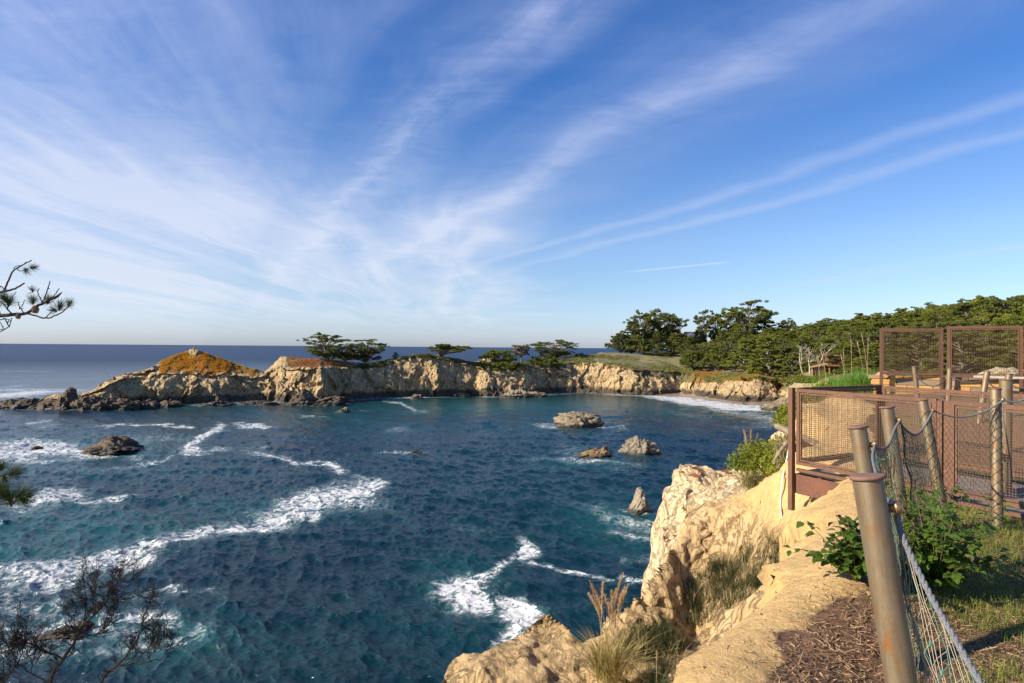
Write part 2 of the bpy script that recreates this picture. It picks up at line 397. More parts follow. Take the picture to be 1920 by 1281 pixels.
# ------------------------------------------------------------------ headland and bay cliffs (one swept, crag-displaced sheet)
def build_headland():
    NU = 1500
    pxs = np.concatenate([np.linspace(-330, 0, 120, endpoint=False), np.linspace(0, 1500, NU)])
    nu = len(pxs); dw = BD(pxs)
    rows = []
    foot = W(pxs, 640, dw); foot[:, 2] = 0
    rr = ray(pxs, 640.0); rr = rr/np.linalg.norm(rr[:, :2], axis=1)[:, None]; rr[:, 2] = 0
    base = coast(pxs); base[:, 2] = 0
    br = brow(pxs); cr = crest(pxs)
    back = W(pxs, 650, dw+ct(pxs, 6)); back[:, 2] = np.where(pxs < 905, -4, np.interp(pxs, [905, 1000, 1130, 1500], [-4, cr[:, 2].min(), 12, 9]))
    # land behind the crest : left part falls to the sea again, right part runs under the hill
    mid_left = cr + rr*((ct(pxs, 6)-ct(pxs, 5))*.45)[:, None]
    mid_left[:, 2] = cr[:, 2]*.72
    k = sstep(pxs, 880, 960)[:, None]
    mid_right = cr + rr*6.0; mid_right[:, 2] = cr[:, 2]-.1
    back_r = cr + rr*((ct(pxs, 6)-ct(pxs, 5))*.9)[:, None]; back_r[:, 2] = cr[:, 2]-np.interp(pxs, [900, 1000, 1130, 1500], [8, 5, 4, 5])
    back_l = back.copy(); back_l[:, 2] = -4
    mid = mid_left*(1-k)+mid_right*k; back = back_l*(1-k)+back_r*k
    f0 = base - rr*3.0; f0[:, 2] = -3.0
    def seg(a, b, n, e0=1.0, end=False):
        t = np.linspace(0, 1, n, endpoint=end)[:, None, None]
        return a[None]*(1-t)+b[None]*t
    # the face bulges : steeper low down
    midf = base*.55+br*.45; midf += rr*(-.06*np.linalg.norm(br-base, axis=1))[:, None]
    G = np.concatenate([seg(f0, base, 8), seg(base, midf, 38), seg(midf, br, 36), seg(br, cr, 46), seg(cr, mid, 16), seg(mid, back, 10, end=True)], 0)
    vn = np.concatenate([np.linspace(-.1, 0, 8), np.linspace(0, .5, 38), np.linspace(.5, 1, 36), np.linspace(1, 2, 46), np.linspace(2, 3, 16), np.linspace(3, 4, 10)])
    G = np.transpose(G, (1, 0, 2)); VN = np.broadcast_to(vn[None], G.shape[:2]); PX = np.broadcast_to(pxs[:, None], VN.shape)
    P0 = G.copy()
    Q = P0*np.array([1, 1, .55])
    w1, w1b, c1 = worley(Q/9.0 + fbm(P0/6, 3, 5)[..., None]*.4, 11)
    w2, w2b, c2 = worley(Q/3.4 + fbm(P0/2.5, 3, 6)[..., None]*.35, 21)
    w3, w3b, c3 = worley(P0/1.5, 31)
    rd = ridged(P0*np.array([1, 1, .3])/7.0, 5, 41)
    big = fbm(P0*np.array([1, 1, .15])/26.0, 3, 51)
    face = np.clip(1.0-np.abs(VN-.55)/.75, 0, 1)**.6
    flat = sstep(VN, 1.0, 1.25)*np.where(PX < 700, sstep(PX, 285, 300), 1)
    veg_top = sstep(VN, 1.02, 1.35)
    lowrock = 1-sstep(PX, 90, 300)
    amp = np.where(VN < 1, np.maximum(face, .45), 1-.80*flat)*np.interp(PX, [0, 100, 300, 500, 1100, 1300, 1500], [.45, .55, .95, .9, .9, .85, .8])
    disp = amp*((big*5.0)*(1-veg_top) + (c1-.45)*5.6 + (w1b-w1)*1.6 + (c2-.5)*1.9 + (w2b-w2)*.8 + (c3-.5)*.55 + rd*2.6)
    rocky_gap = 0
    D = -rr[:, None, :]*disp[..., None]*.85
    side = np.stack([rr[:, 1], -rr[:, 0], rr[:, 2]*0], -1)
    D += side[:, None, :]*(amp*(fbm(P0/4, 4, 71)*2.2))[..., None]
    zd = amp*((c2-.5)*1.0+(c3-.5)*.5+fbm(P0/3, 4, 81)*.8)
    zd = np.where(VN > 1, zd*.8+.35*fbm(P0/1.1, 3, 83)*(PX < 1100), zd)
    zd = np.where((VN > 1) & (PX > 1090), zd*.25, zd)
    # bare broken pale rocks on the very top of the orange hill
    pk = np.exp(-((PX-366)/15)**2)*sstep(VN, 1.75, 1.95)*(1-sstep(VN, 2.3, 2.7))
    zd += pk*(.2+(c3-.35)*2.2+(c2-.5)*1.2)
    D[..., 2] += zd
    G = G+D
    V = G.reshape(-1, 3)
    # plant cover on gentle ground
    nz = np.cross(np.gradient(G, axis=0), np.gradient(G, axis=1)); nz /= np.linalg.norm(nz, axis=-1)[..., None]+1e-9
    up = np.abs(nz[..., 2])
    n = fbm(P0/9, 4, 91); n2 = fbm(P0/3, 3, 92)
    top = sstep(VN, .93, 1.1)
    veg = np.zeros(VN.shape)
    # region masks along the coast
    isl = sstep(PX, 296, 318)*(1-sstep(PX, 478, 492))
    veg = np.maximum(veg, isl*sstep(VN+n*.25, 1.0, 1.25)*(1-pk*1.2))
    blk = sstep(PX, 528, 545)*(1-sstep(PX, 640, 690))
    veg = np.maximum(veg, blk*sstep(VN+n*.5, 1.05, 1.4)*.9)
    grn = sstep(PX, 655, 690)
    veg = np.maximum(veg, grn*sstep(VN+n*.2+n2*.1, .93, 1.12))
    drape = sstep(PX, 1150, 1200)*(1-sstep(PX, 1330, 1400))*sstep(VN+n*.45+n2*.2, .55, .9)
    veg = np.maximum(veg, drape*.75)
    veg = np.clip(veg, 0, 1)
    orange = np.array([.42, .15, .018]); rust = np.array([.36, .13, .05]); green = np.array([.085, .115, .03]); olive = np.array([.20, .19, .075]); grass = np.array([.25, .235, .10]); purple = np.array([.17, .12, .085]); yel = np.array([.26, .22, .05])
    C = np.zeros(VN.shape+(3,))+green
    def lay(C, mask, col): return C*(1-mask[..., None])+col*mask[..., None]
    C = lay(C, isl*1.0, orange)
    C = lay(C, isl*sstep(n2+(PX-400)/120, .1, .8), yel*.8+orange*.2)
    C = lay(C, blk, rust); C = lay(C, blk*sstep(n2, .1, .4), olive*.7)
    C = lay(C, sstep(PX, 760, 800)*(1-sstep(PX, 880, 900)), olive*.8)
    gr = sstep(PX, 1060, 1110)
    C = lay(C, gr, grass); C = lay(C, gr*(1-sstep(VN+n*.15, 1.12, 1.3)), olive)
    C = lay(C, sstep(PX, 1160, 1185)*(1-sstep(PX, 1255, 1285))*(1-sstep(VN+n*.15, 1.1, 1.25))*sstep(n2, -.1, .15), purple)
    C = lay(C, sstep(PX, 1285, 1310)*(1-sstep(PX, 1445, 1455))*sstep(n, -.25, .1), orange*.75+yel*.25)
    C = lay(C, sstep(PX, 1405, 1420)*sstep(n, -.1, .2), rust)
    me = mesh_from('cliff', V, [grid_faces(*VN.shape)], M_HEAD, True)
    set_attr(me, 'veg', veg); 
    a = me.attributes.new('vcol', 'FLOAT_COLOR', 'POINT'); a.data.foreach_set('color', np.concatenate([C, np.ones(C.shape[:2]+(1,))], -1).astype(np.float32).ravel())
    o = add_obj('headland_cliffs', me); tag(o, kind='structure')
    return pxs, V.reshape(G.shape)
HPX, HG = build_headland()

# ------------------------------------------------------------------ wooded hill
hp = []
for px in list(range(1100, 1500, 40)):
    c = crest(px); hp.append((c[0], c[1], c[2]-.1))
    b = brow(px); hp.append((b[0]+.0, b[1]+3, b[2]+.1)) if px > 1150 else None
for px, py, d in [(1060,661,335),(1140,664,345),(1200,661,360),(1300,655,360),(1140,657,430),(1300,650,430),(1400,690,262),(1400,640,400),(1500,702,205),(1500,690,240),(1500,655,310),(1500,618,400),
                  (1600,720,95),(1600,700,150),(1600,665,230),(1600,615,380),(1700,712,60),(1700,690,130),(1700,650,200),(1700,613,380),(1800,712,50),(1800,680,100),(1800,655,150),(1800,618,300),
                  (1950,705,60),(1950,680,90),(1950,645,160),(1950,615,300),(2200,700,60),(2200,660,110),(2200,600,250),(2600,670,60),(2600,620,120),(1560,722,60),(1640,712,36),(1800,708,32),(2000,700,32)]:
    p = W(px, py, d); hp.append(tuple(p))
hp = np.array(hp); HILL = TPS(hp[:, :2], hp[:, 2], 5.0)
# coast in plan : visible bay edge, then the hidden shore running back to the viewer's own cliff
cpx = np.arange(1080, 1481, 20); cp = coast(cpx)
hid = [(70, 158), (62, 140), (52, 118), (45, 98), (36, 80), (32, 62), (25, 48), (19, 38), (14, 30)]
BACK = [tuple(W(1118, 650, 430)[:2]), tuple(W(1112, 650, 370)[:2]), tuple(W(1100, 650, 320)[:2])]
poly_hill = [(p[0], p[1]+6) for p in cp] + hid + [(13, 26), (60, 24), (700, 24), (700, 640)] + BACK[::-1]
def zhill(X, Y):
    z = HILL(X, Y)
    d = dist_poly(X, Y, BACK+[(p[0], p[1]+6) for p in cp]+hid); ins = in_poly(X, Y, poly_hill)
    s = np.where(ins, d, -d)
    return z, s
def build_hill():
    xs = np.concatenate([np.arange(8, 120, 1.3), np.arange(120, 520, 3.0)]); ys = np.concatenate([np.arange(26, 120, 1.3), np.arange(120, 520, 3.0)])
    X, Y = np.meshgrid(xs, ys, indexing='ij')
    z, s = zhill(X, Y)
    P = np.stack([X, Y, z], -1)
    n = fbm(P/14, 5, 101); n2 = fbm(P/3.0, 3, 102)
    z = z+(n*.8+n2*.15)*sstep(np.hypot(X, Y), 40, 120)
    z = np.where(s < 0, -4, z*1.0 - (1-sstep(s, -.5, 6+n*4))*(z+4))
    z = np.clip(z, -4, 45)
    fac = grid_faces(len(xs), len(ys))
    keep = (s.ravel()[fac] > -6).any(1)
    V = np.stack([X, Y, z], -1).reshape(-1, 3)
    m, t, b, out = mat_new('hill_ground'); p = pos(t)
    c = t.mix(t.mrange(t.noise(p, .08, 6, .6), .4, .6), (.25,.225,.10), (.30,.23,.125))
    c = t.mix(t.mrange(t.noise(p, .9, 6, .7), .45, .7), c, (.09,.10,.035))
    geo = t.new('ShaderNodeNewGeometry'); sp = t.new('ShaderNodeSeparateXYZ'); t.set(sp, 0, geo.outputs['True Normal'])
    c = t.mix(t.mrange(sp.outputs[2], .72, .5, 0, 1), c, (.46,.35,.2))
    t.set(b, 'Base Color', c); t.set(b, 'Roughness', .95); t.set(b, 'Normal', t.bump(t.noise(p, 1.6, 8, .75), 1, .8))
    me = mesh_from('hillside', V, [fac[keep]], m, True)
    tag(add_obj('hillside', me), kind='structure')
build_hill()
def hill_z(x, y):
    return float(HILL(np.array([x]), np.array([y]))[0])

# ------------------------------------------------------------------ the near bluff
def wpts(lst): return [tuple(W(a, b, c)) for a, b, c in lst]
LIP = [(p[0], p[1]) for p in wpts([(1240,1281,3.75),(1300,1222,4.25),(1370,1175,4.7),(1440,1120,5.05),(1500,1050,5.8),(1532,990,6.7),(1562,940,7.9),(1600,905,8.9)])]
LIP = [(-6,-6),(-2.5,-2.5),(-.6,0),(.25,1.8),(.68,3.0)] + LIP + [(5.3,10.2),(5.9,11.6),(6.6,12.8),(7.4,14.0),(8.2,16.5),(9.6,20),(12,25),(16,31),(20,40)]
LIP = np.array(LIP)
rav = wpts([(1500,925,10.6),(1440,938,11.3),(1400,948,12),(1350,948,12.6),(1300,1012,12),(1262,1062,11.6),(1225,1095,11.3),(1190,1138,11),(1165,1166,10.8),(1120,1205,10.6),(1090,1215,10.7),(1060,1188,11),(1030,1176,11.1),(960,1214,10.5),(900,1250,10.1),(850,1279,9.8),(780,1330,9.4),
     (1500,1000,10.2),(1400,1040,11.4),(1340,1100,11.3),(1300,1110,11.5),(1240,1160,10.9),(1300,1200,10.9),(1400,1135,10.2),(1460,1060,10.3),(1200,1281,9.8),(1150,1281,9.9),(1050,1281,10),(960,1290,9.6),(900,1310,9.4),
     (1262,1036,16.2),(1243,990,17.2),(1268,925,18.0),(1282,888,18.6),(1300,884,19.4),(1400,870,20.5),(1330,905,18.4),(1390,898,19),(1330,950,16.6),(1300,1000,16.0),(1330,1010,15.0),(1400,930,14.2),(1440,915,13.6),
     (1430,880,16.0),(1470,850,14.6),(1478,822,14.4),(1478,900,12.4),(1500,790,15.5),(1530,790,17),(1540,850,12.6),(1420,868,18.5),
     (1560,940,8.4),(1545,990,7.6)])
rav += [(0,6,CAMZ-7),(2.9,8.5,CAMZ-5.0),(3.4,9.2,CAMZ-4.6),(2.5,9.0,CAMZ-5.3),(-3,7,CAMZ-9),(1.2,5.8,CAMZ-5.2),(-1,3,CAMZ-7),(2.6,7.6,CAMZ-5.3),(-5,0,CAMZ-9),(14,30,CAMZ-4.5),(11.5,25,CAMZ-4.0),(8.3,20,CAMZ-3.0)]
rav = np.array(rav)
EDGE = np.array([(-9,4),(-5,6.5),(-2.6,8.4)]+[(a+.0, b+.08) for a, b in [tuple(W(px,py,d)[:2]) for px,py,d in [(850,1279,9.8),(900,1250,10.1),(960,1214,10.5),(1030,1176,11.1),(1060,1188,11),(1090,1215,10.7),(1120,1205,10.6),(1165,1166,10.8),(1190,1138,11),(1225,1095,11.3),(1262,1062,11.6),(1292,1018,12)]]]
     +[tuple(W(px,py,d)[:2]) for px,py,d in [(1300,1000,13.2),(1290,1010,14.6),(1262,1036,15.8),(1241,1000,17.0),(1262,925,18.2),(1277,886,19.2),(1330,873,20.6),(1395,866,21.6)]]+[(9.3,22.6),(11.2,25.5),(14.5,30.5),(21,42)])
EDGE_POLY = np.vstack([EDGE, [(80,40),(80,-12),(-9,-12)]])
LIP_POLY = np.vstack([LIP, [(80,40),(80,-12),(-6,-12)]])
gp = wpts([(1600,905,8.9),(1562,945,7.9),(1532,995,6.7),(1500,1055,5.8),(1440,1125,5.05),(1370,1180,4.7),(1300,1225,4.3),(1250,1281,3.75),
     (1640,940,8.2),(1690,960,7.2),(1773,992,6.47),(1870,975,6.6),(1920,985,6.6),(1600,1120,4.7),(1520,1200,4.1),(1850,1110,4.75),(1920,1281,3.45),(1700,1281,3.5),(1450,1281,3.6),
     (1920,958,7.2),(1731,925,8.1)])
gp += [(1,2.5,18.1),(2,1,18.1),(4,1,18.12),(8,3,18.15),(12,6,18.3),(6,6,18.1),(8,8,18.1),(7,7.5,18.08),(14,10,18.5),(6.2,9.6,18.0),(7.2,8.2,18.05),(-2,-3,18),(5,-4,18),(20,0,18.6),
       (6.9,11.6,18.35),(8,10.3,18.25),(7.4,12.6,18.45),(8.6,11.6,18.5),(7.7,14,18.55),(9,13,18.75),(11,13.5,18.85),(13,13,18.95),(8.6,16.2,18.7),(10,16,18.80),(13,16,18.9),(9.8,20,18.6),(12,20,18.9),(16,20,19.2),(20,16,19.3)]
for px, py, d in [(1600,722,36),(1700,712,36),(1800,708,34),(2000,700,32)]: gp.append(tuple(W(px,py,d)))
gp = np.array(gp)
NG = TPS(gp[:, :2], gp[:, 2], 2e-3); NR = TPS(rav[:, :2], rav[:, 2], 2e-3)
def near_z(X, Y, detail=True):
    X = np.asarray(X, float); Y = np.asarray(Y, float)
    P2 = np.stack([X, Y, X*0], -1)
    dl = dist_poly(X, Y, LIP); dl = np.where(in_poly(X, Y, LIP_POLY), dl, -dl)
    dl = dl + fbm(P2/1.1, 4, 201)*.10
    de = dist_poly(X, Y, EDGE); de = np.where(in_poly(X, Y, EDGE_POLY), de, -de)
    de = de + fbm(P2/1.6, 4, 211)*.22*sstep(-de+.3, -.2, .6)
    zg = NG(X, Y); zr = np.minimum(NR(X, Y), zg+.2)
    # rounded sandy rim
    rim = .17*np.exp(-((dl-.38)/.42)**2)-.10*sstep(dl, .7, 1.3)*(1-sstep(Y, 7.5, 9))
    wall = sstep(dl, -1.05, .12)**1.5
    z = zr*(1-wall)+(zg+rim)*wall
    if detail:
        P3 = np.stack([X, Y, z*.45], -1)
        out_l = 1-sstep(dl, -.6, .1)
        rg = ridged(P3/2.2, 5, 221); f1 = fbm(P3/.55, 5, 231); c2 = worley(P3/1.3, 241); c3 = worley(P3/.42, 251)
        far = sstep(Y, 12.5, 15.5)
        fl_ = 1-np.abs(fbm(np.stack([X*1.0, Y*1.0, z*.12], -1)/.75+rg[..., None]*.25, 4, 225))*3.2; fs_ = ridged(np.stack([X, Y, z*.3], -1)/.38, 4, 227)
        z = z+out_l*(rg*.17+fl_*.07+fs_*.03+f1*.07+(c2[2]-.5)*(.10+.10*far)+(c3[2]-.5)*(.02+.03*far))*sstep(np.abs(dl), .1, .9)
        z = z+(1-out_l)*(fbm(P2/.9, 4, 261)*.035+fbm(P2/.16, 4, 262)*.012)
    drop = np.clip(-de, 0, 50)
    fl = 1+ .35*fbm(P2/1.5, 4, 271)
    z = np.where(de < 0, np.maximum(z-.15*sstep(-de, 0, .4)-drop*3.6*fl-sstep(drop, 0, 1)*.6, -3-.0*X), z)
    return z, dl, de
def build_bluff():
    def rng(a, b, s): return np.arange(a, b, s)
    xs = np.concatenate([rng(-9, -1.5, .12), rng(-1.5, 7.6, .034), rng(7.6, 14, .09), rng(14, 40, .6)])
    ys = np.concatenate([rng(-8, 2.2, .2), rng(2.2, 13, .036), rng(13, 21.5, .055), rng(21.5, 36.1, .3)])
    X, Y = np.meshgrid(xs, ys, indexing='ij')
    Z, dl, de = near_z(X, Y)
    # sideways relief so steep faces are fluted, not smeared
    P = np.stack([X, Y, Z], -1)
    steep = sstep(np.hypot(np.gradient(Z, xs, axis=0), np.gradient(Z, ys, axis=1)), .5, 1.6)
    rx = fbm(P*np.array([1,1,.16])/.62, 5, 301); ry = fbm(P*np.array([1,1,.16])/.62, 5, 302)
    wk = worley(P*np.array([1,1,.5])/1.1, 303)[2]-.5
    sx_ = ridged(P*np.array([1,1,.22])/.42, 4, 304); XX = X+steep*(rx*.34+wk*.08+sx_*.08); YY = Y+steep*(ry*.34-wk*.08-sx_*.08)
    V = np.stack([XX, YY, Z], -1).reshape(-1, 3)
    fac = grid_faces(len(xs), len(ys))
    me = mesh_from('bluff', V, [fac], None or MAT_BLUFF(), True)
    P2 = np.stack([X, Y, X*0], -1)
    n = fbm(P2/.5, 5, 311); nb = fbm(P2/1.4, 4, 312)
    slope = np.hypot(np.gradient(Z, xs, axis=0), np.gradient(Z, ys, axis=1))
    flat = (1-sstep(slope, .35, .8))
    mul = sstep(dl+n*.26+nb*.12, .50, .72)*(1-sstep(Y, 7.0, 8.0)*(1-sstep(X, 5.2, 5.8)))
    grs = sstep(nb+n*.5, -.02, .22)*sstep(X+Y*.22, 3.0, 4.1)
    deep = (1-sstep(dl, -.7, -.2))*(1-sstep(Y+X*.0, 9.2, 11.4))*sstep(X, 1.2, 2.4)*sstep(n*.5+nb, -.35, .0)   # darker ground in the gully, under the grass
    rk = (1-sstep(dl, -.5, .0))*sstep(Y, 14.2, 16.5)
    set_attr(me, 'mulch', mul); set_attr(me, 'grass', grs*mul); set_attr(me, 'soil', np.clip(deep, 0, 1)*.8); set_attr(me, 'pale', rk)
    red = rk*flat*sstep(fbm(P2/.8, 4, 313), .0, .2)
    set_attr(me, 'red', red)
    tag(add_obj('bluff_ground', me), kind='structure')
def MAT_BLUFF():
    m, t, b, out = mat_new('bluff_sandstone'); p = pos(t)
    n1 = t.noise(p, .9, 7, .6, .6); n2 = t.noise(p, 5, 8, .7); n3 = t.noise(p, 28, 8, .75); n4 = t.noise(p, 110, 4, .7)
    c = t.mix(t.mrange(n1, .35, .65), (.78,.55,.25), (.70,.475,.20))
    c = t.mix(t.math('MULTIPLY', t.mrange(n2, .5, .72), .5), c, (.42,.235,.085))
    # pale fluted stone away from the rim
    st = t.vmath('MULTIPLY', p, (1, 1, .35))
    s1 = t.noise(st, 1.6, 8, .65, 1.0)
    pale = t.mix(t.mrange(s1, .38, .62), (.74,.57,.33), (.61,.45,.245))
    pale = t.mix(t.mrange(t.noise(st, 4.5, 8, .7, .8), .56, .72), pale, (.40,.30,.18))
    c = t.mix(t.mrange(t.attr('pale'), .2, .8), c, t.mix(t.mrange(n2, .4, .7), (.84,.68,.44), pale))
    sp0 = t.new('ShaderNodeSeparateXYZ'); t.set(sp0, 0, p)
    low = t.mrange(sp0.outputs[2], 17.4, 16.6, 0, 1, True)
    c = t.mix(t.math('MULTIPLY', low, t.math('SUBTRACT', 1.0, t.attr('pale'))), c, t.mix(.45, pale, (.64,.44,.205)))
    c = t.mix(t.mrange(t.attr('red'), .3, .6), c, (.33,.12,.05))
    lipm = t.math('MAXIMUM', low, t.attr('pale'))
    ck = t.mrange(t.math('ABSOLUTE', t.math('SUBTRACT', t.noise(st, 2.4, 7, .68, 1.2), .5)), 0.0, .035, .50, 1.0)
    shadow_patch = t.mrange(t.noise(st, 1.3, 8, .72, .6), .34, .48, .62, 1.0)  # broad brown shadow patches painted into the stone colour
    ckm = t.math('MULTIPLY', ck, shadow_patch); ckm = t.math('ADD', t.math('MULTIPLY', ckm, lipm), t.math('SUBTRACT', 1.0, lipm))
    c = t.mix(1.0, c, t.comb(ckm, t.math('MULTIPLY', ckm, .97), t.math('MULTIPLY', ckm, .93)), 'MULTIPLY')
    speck = t.mrange(n3, .60, .68)
    c = t.mix(t.math('MULTIPLY', speck, .55), c, (.26,.17,.09))
    mu = t.mix(t.mrange(n3, .35, .62), (.105,.055,.030), (.30,.165,.09))
    mu = t.mix(t.mrange(t.noise(t.vmath('MULTIPLY', p, (1, .35, 1)), 60, 5, .8), .58, .66), mu, (.36,.27,.18))
    c = t.mix(t.mrange(t.math('ADD', t.attr('mulch'), t.math('MULTIPLY', t.math('SUBTRACT', n2, .5), .8)), .4, .6), c, mu)
    gr = t.mix(t.mrange(n3, .4, .6), (.10,.10,.03), (.21,.17,.08))
    c = t.mix(t.math('MULTIPLY', t.mrange(t.attr('grass'), .2, .8), .8), c, gr)
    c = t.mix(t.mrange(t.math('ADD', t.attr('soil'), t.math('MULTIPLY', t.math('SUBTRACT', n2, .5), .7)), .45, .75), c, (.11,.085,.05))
    sp = t.new('ShaderNodeSeparateXYZ'); t.set(sp, 0, p)
    g = t.mrange(n4, .3, .7, .82, 1.14); c = t.mix(1.0, c, t.comb(g, g, g), 'MULTIPLY')
    t.set(b, 'Base Color', c); t.set(b, 'Roughness', .93)
    h = t.math('ADD', t.math('MULTIPLY', n2, .8), t.math('ADD', t.math('MULTIPLY', n3, .22), t.math('ADD', t.math('MULTIPLY', n4, .05), t.math('MULTIPLY', s1, .8))))
    h = t.math('ADD', h, t.math('MULTIPLY', ck, t.math('MULTIPLY', lipm, .35)))
    t.set(b, 'Normal', t.bump(h, 1.0, .13))
    return m
build_bluff()

# ------------------------------------------------------------------ sea rocks (list first: the sea needs them for surf)
# px, py of waterline, width px, height px, material, seed, peakiness, label
ROCKS = [
 (1083, 803, 88, 31, M_SEAROCK, 1, 'flat', 'large cream and brown sea rock, topped by perched birds, in the middle of the bay'),
 (1107, 862, 62, 25, M_OCHREROCK, 2, 'wedge', 'rusty brown wedge shaped rock with surf around it, left of the grey rock'),
 (1200, 857, 66, 34, M_GREYROCK, 3, 'dome', 'grey domed sea rock with a dark right side and a low tail'),
 (1196, 967, 54, 46, M_PALEROCK, 4, 'fin', 'pale pointed fin shaped rock nearest the foreground bluff'),
 (202, 849, 92, 26, M_BROWNROCK, 5, 'slab', 'brown slanting rock in white surf at the left of the bay'),
 (641, 775, 24, 10, M_SEAROCK, 6, 'wedge', 'small dark rock alone in the bay below the cypress pair'),
 (862, 745, 32, 7, M_SEAROCK, 7, 'flat', 'low flat brown rock just off the foot of the headland'),
 (968, 747, 50, 15, M_GREYROCK, 8, 'dome', 'rounded pale boulder at the foot of the headland cliff'),
 (1004, 746, 40, 11, M_SEAROCK, 9, 'flat', 'low dark boulder at the cliff foot beside the rounded pale boulder'),
 (562, 761, 54, 25, M_DARKROCK, 10, 'slab', 'dark jagged rock at the headland foot between the two rock masses'),
 (612, 761, 78, 18, M_DARKROCK, 11, 'wedge', 'long black wet rock lying at the headland foot below the cypress pair'),
 (775, 851, 26, 5, M_OCHREROCK, 12, 'flat', 'tiny awash rock with a foam ring in the open middle of the bay'),
 (66, 842, 16, 5, M_DARKROCK, 13, 'flat', 'small dark rock awash in surf at the far left'),
 (50, 828, 20, 4, M_DARKROCK, 14, 'flat', 'tiny low rock awash in the surf behind the small dark rock'),
 (108, 1195, 70, 14, M_OCHREROCK, 15, 'slab', 'tan rock awash in surf behind the dead branches'),
 (152, 1176, 30, 11, M_OCHREROCK, 16, 'dome', 'small ochre rock beside the tan rock behind the dead branches'),
 (1452, 773, 38, 14, M_SEAROCK, 17, 'flat', 'brown rock ledge in the shore break near the platform corner'),
 (1434, 783, 10, 4, M_DARKROCK, 18, 'dome', 'very small black rock in the foam near the brown ledge'),
 (948, 692, 0, 0, None, 0, '', ''),
 (480, 762, 60, 9, M_DARKROCK, 19, 'flat', 'dark wave washed ledge under the orange topped hill'),
 (780, 750, 20, 11, M_SEAROCK, 20, 'dome', 'small brown boulder at the waterline under the darkest cliff'),
]
ROCKS = [r for r in ROCKS if r[4] is not None]
for k, (a_, b_, w_, h_) in enumerate([(10, 768, 60, 17), (44, 769, 52, 21), (74, 769, 50, 17), (96, 770, 44, 24), (118, 771, 54, 38), (150, 771, 54, 28), (184, 771, 60, 27), (225, 770, 56, 24), (272, 768, 50, 18), (318, 766, 44, 14), (390, 764, 70, 12)]):
    ROCKS.append((a_, b_, w_, h_, M_DARKROCK, 130+k, ['slab', 'dome', 'wedge', 'flat'][k % 4], ['low dark rock at the far left tip of the spit', 'dark jagged rock second from the left tip of the spit', 'small dark rock in the low gap near the tip of the spit', 'dark rock just left of the big dark knob of the spit', 'big dark brown knob of rock on the low spit', 'dark lumpy rock right of the big knob on the spit', 'wide dark rock at the foot of the rising spit', 'dark ledge rock below the pale slope of the spit', 'low black rock in the wash below the pale shoulder', 'small black rock at the waterline under the orange topped hill', 'long low black ledge at the waterline below the orange slope'][k]))
def make_rock(name, c, rx, ry, h, mat, seed, shape, n=88, rot=0.0):
    rs = np.random.RandomState(seed)
    u = np.linspace(0, 2*np.pi, n, endpoint=False)[:, None]; v = np.linspace(-.35, np.pi/2, n//2)[None]
    x = np.cos(u)*np.cos(v); y = np.sin(u)*np.cos(v); z = np.sin(v)+0*u
    D = np.stack([x, y, z], -1)
    q = 1+ (worley(D*1.7+seed*3.1, seed)[2]-.5)*.55 + ridged(D*1.6+seed, 5, seed+5)*.16 + (worley(D*4+seed, seed+9)[2]-.5)*.22+ (worley(D*9+seed, seed+10)[2]-.5)*.09 + fbm(D*7+seed, 4, seed+6)*.12
    X, Y, Z = x*q, y*q, z*np.maximum(q, .5)
    if shape == 'flat': Z = Z*(.8+.15*np.sign(Z)); Z = np.where(Z > .55, .55+(Z-.55)*.45, Z)*1.25
    if shape == 'fin': Z = Z*(np.exp(-((X-.30)/.50)**2)*1.0+.22)
    if shape == 'wedge': Z = Z*(.62+.42*np.clip(X, -1, 1))*1.1
    if shape == 'slab': Z = Z*(.55+.55*np.exp(-((X-.1)/.5)**2)); X = X*1.05
    P = np.stack([X*rx, Y*ry, Z*h*.82], -1)
    ca, sa = math.cos(rot), math.sin(rot)
    P = np.stack([P[..., 0]*ca-P[..., 1]*sa, P[..., 0]*sa+P[..., 1]*ca, P[..., 2]], -1)
    me = mesh_from(name, P.reshape(-1, 3), [np.vstack([grid_faces(n, n//2, True)])], mat, True)
    return add_obj(name, me, None, c)
rock_disc = []
for (px, py, wpx, hpx, mt, sdd, shp, lab) in ROCKS:
    c = wl(px, py-2); d = c[1]; w = wpx/F*d; h = hpx/F*d
    ry = w*.5*.75
    loc = (c[0], c[1]+ry*.5, -.15)
    o = make_rock('sea_rock', loc, w*.5, ry, h, mt, sdd, shp)
    tag(o, lab, 'rock', 'rocks standing in the bay'); rock_disc.append((loc[0], loc[1], w*.5))
# pale crag on the headland behind the dwarf cypresses
cc = W(903, 684, float(BD(903))+48)
for k, (dx, w, h, s_, lab) in enumerate([(0, 4.2, 5.2, 41, 'pale rounded crag on the headland skyline behind the flat cypress'), (-5.2, 4.0, 3.0, 42, 'lower pale rock at the left foot of the skyline crag')]):
    tag(make_rock('skyline_crag', (cc[0]+dx+3.6, cc[1], cc[2]-1.0), w, w, h, M_CREAMROCK, s_, 'dome'), lab, 'rock')

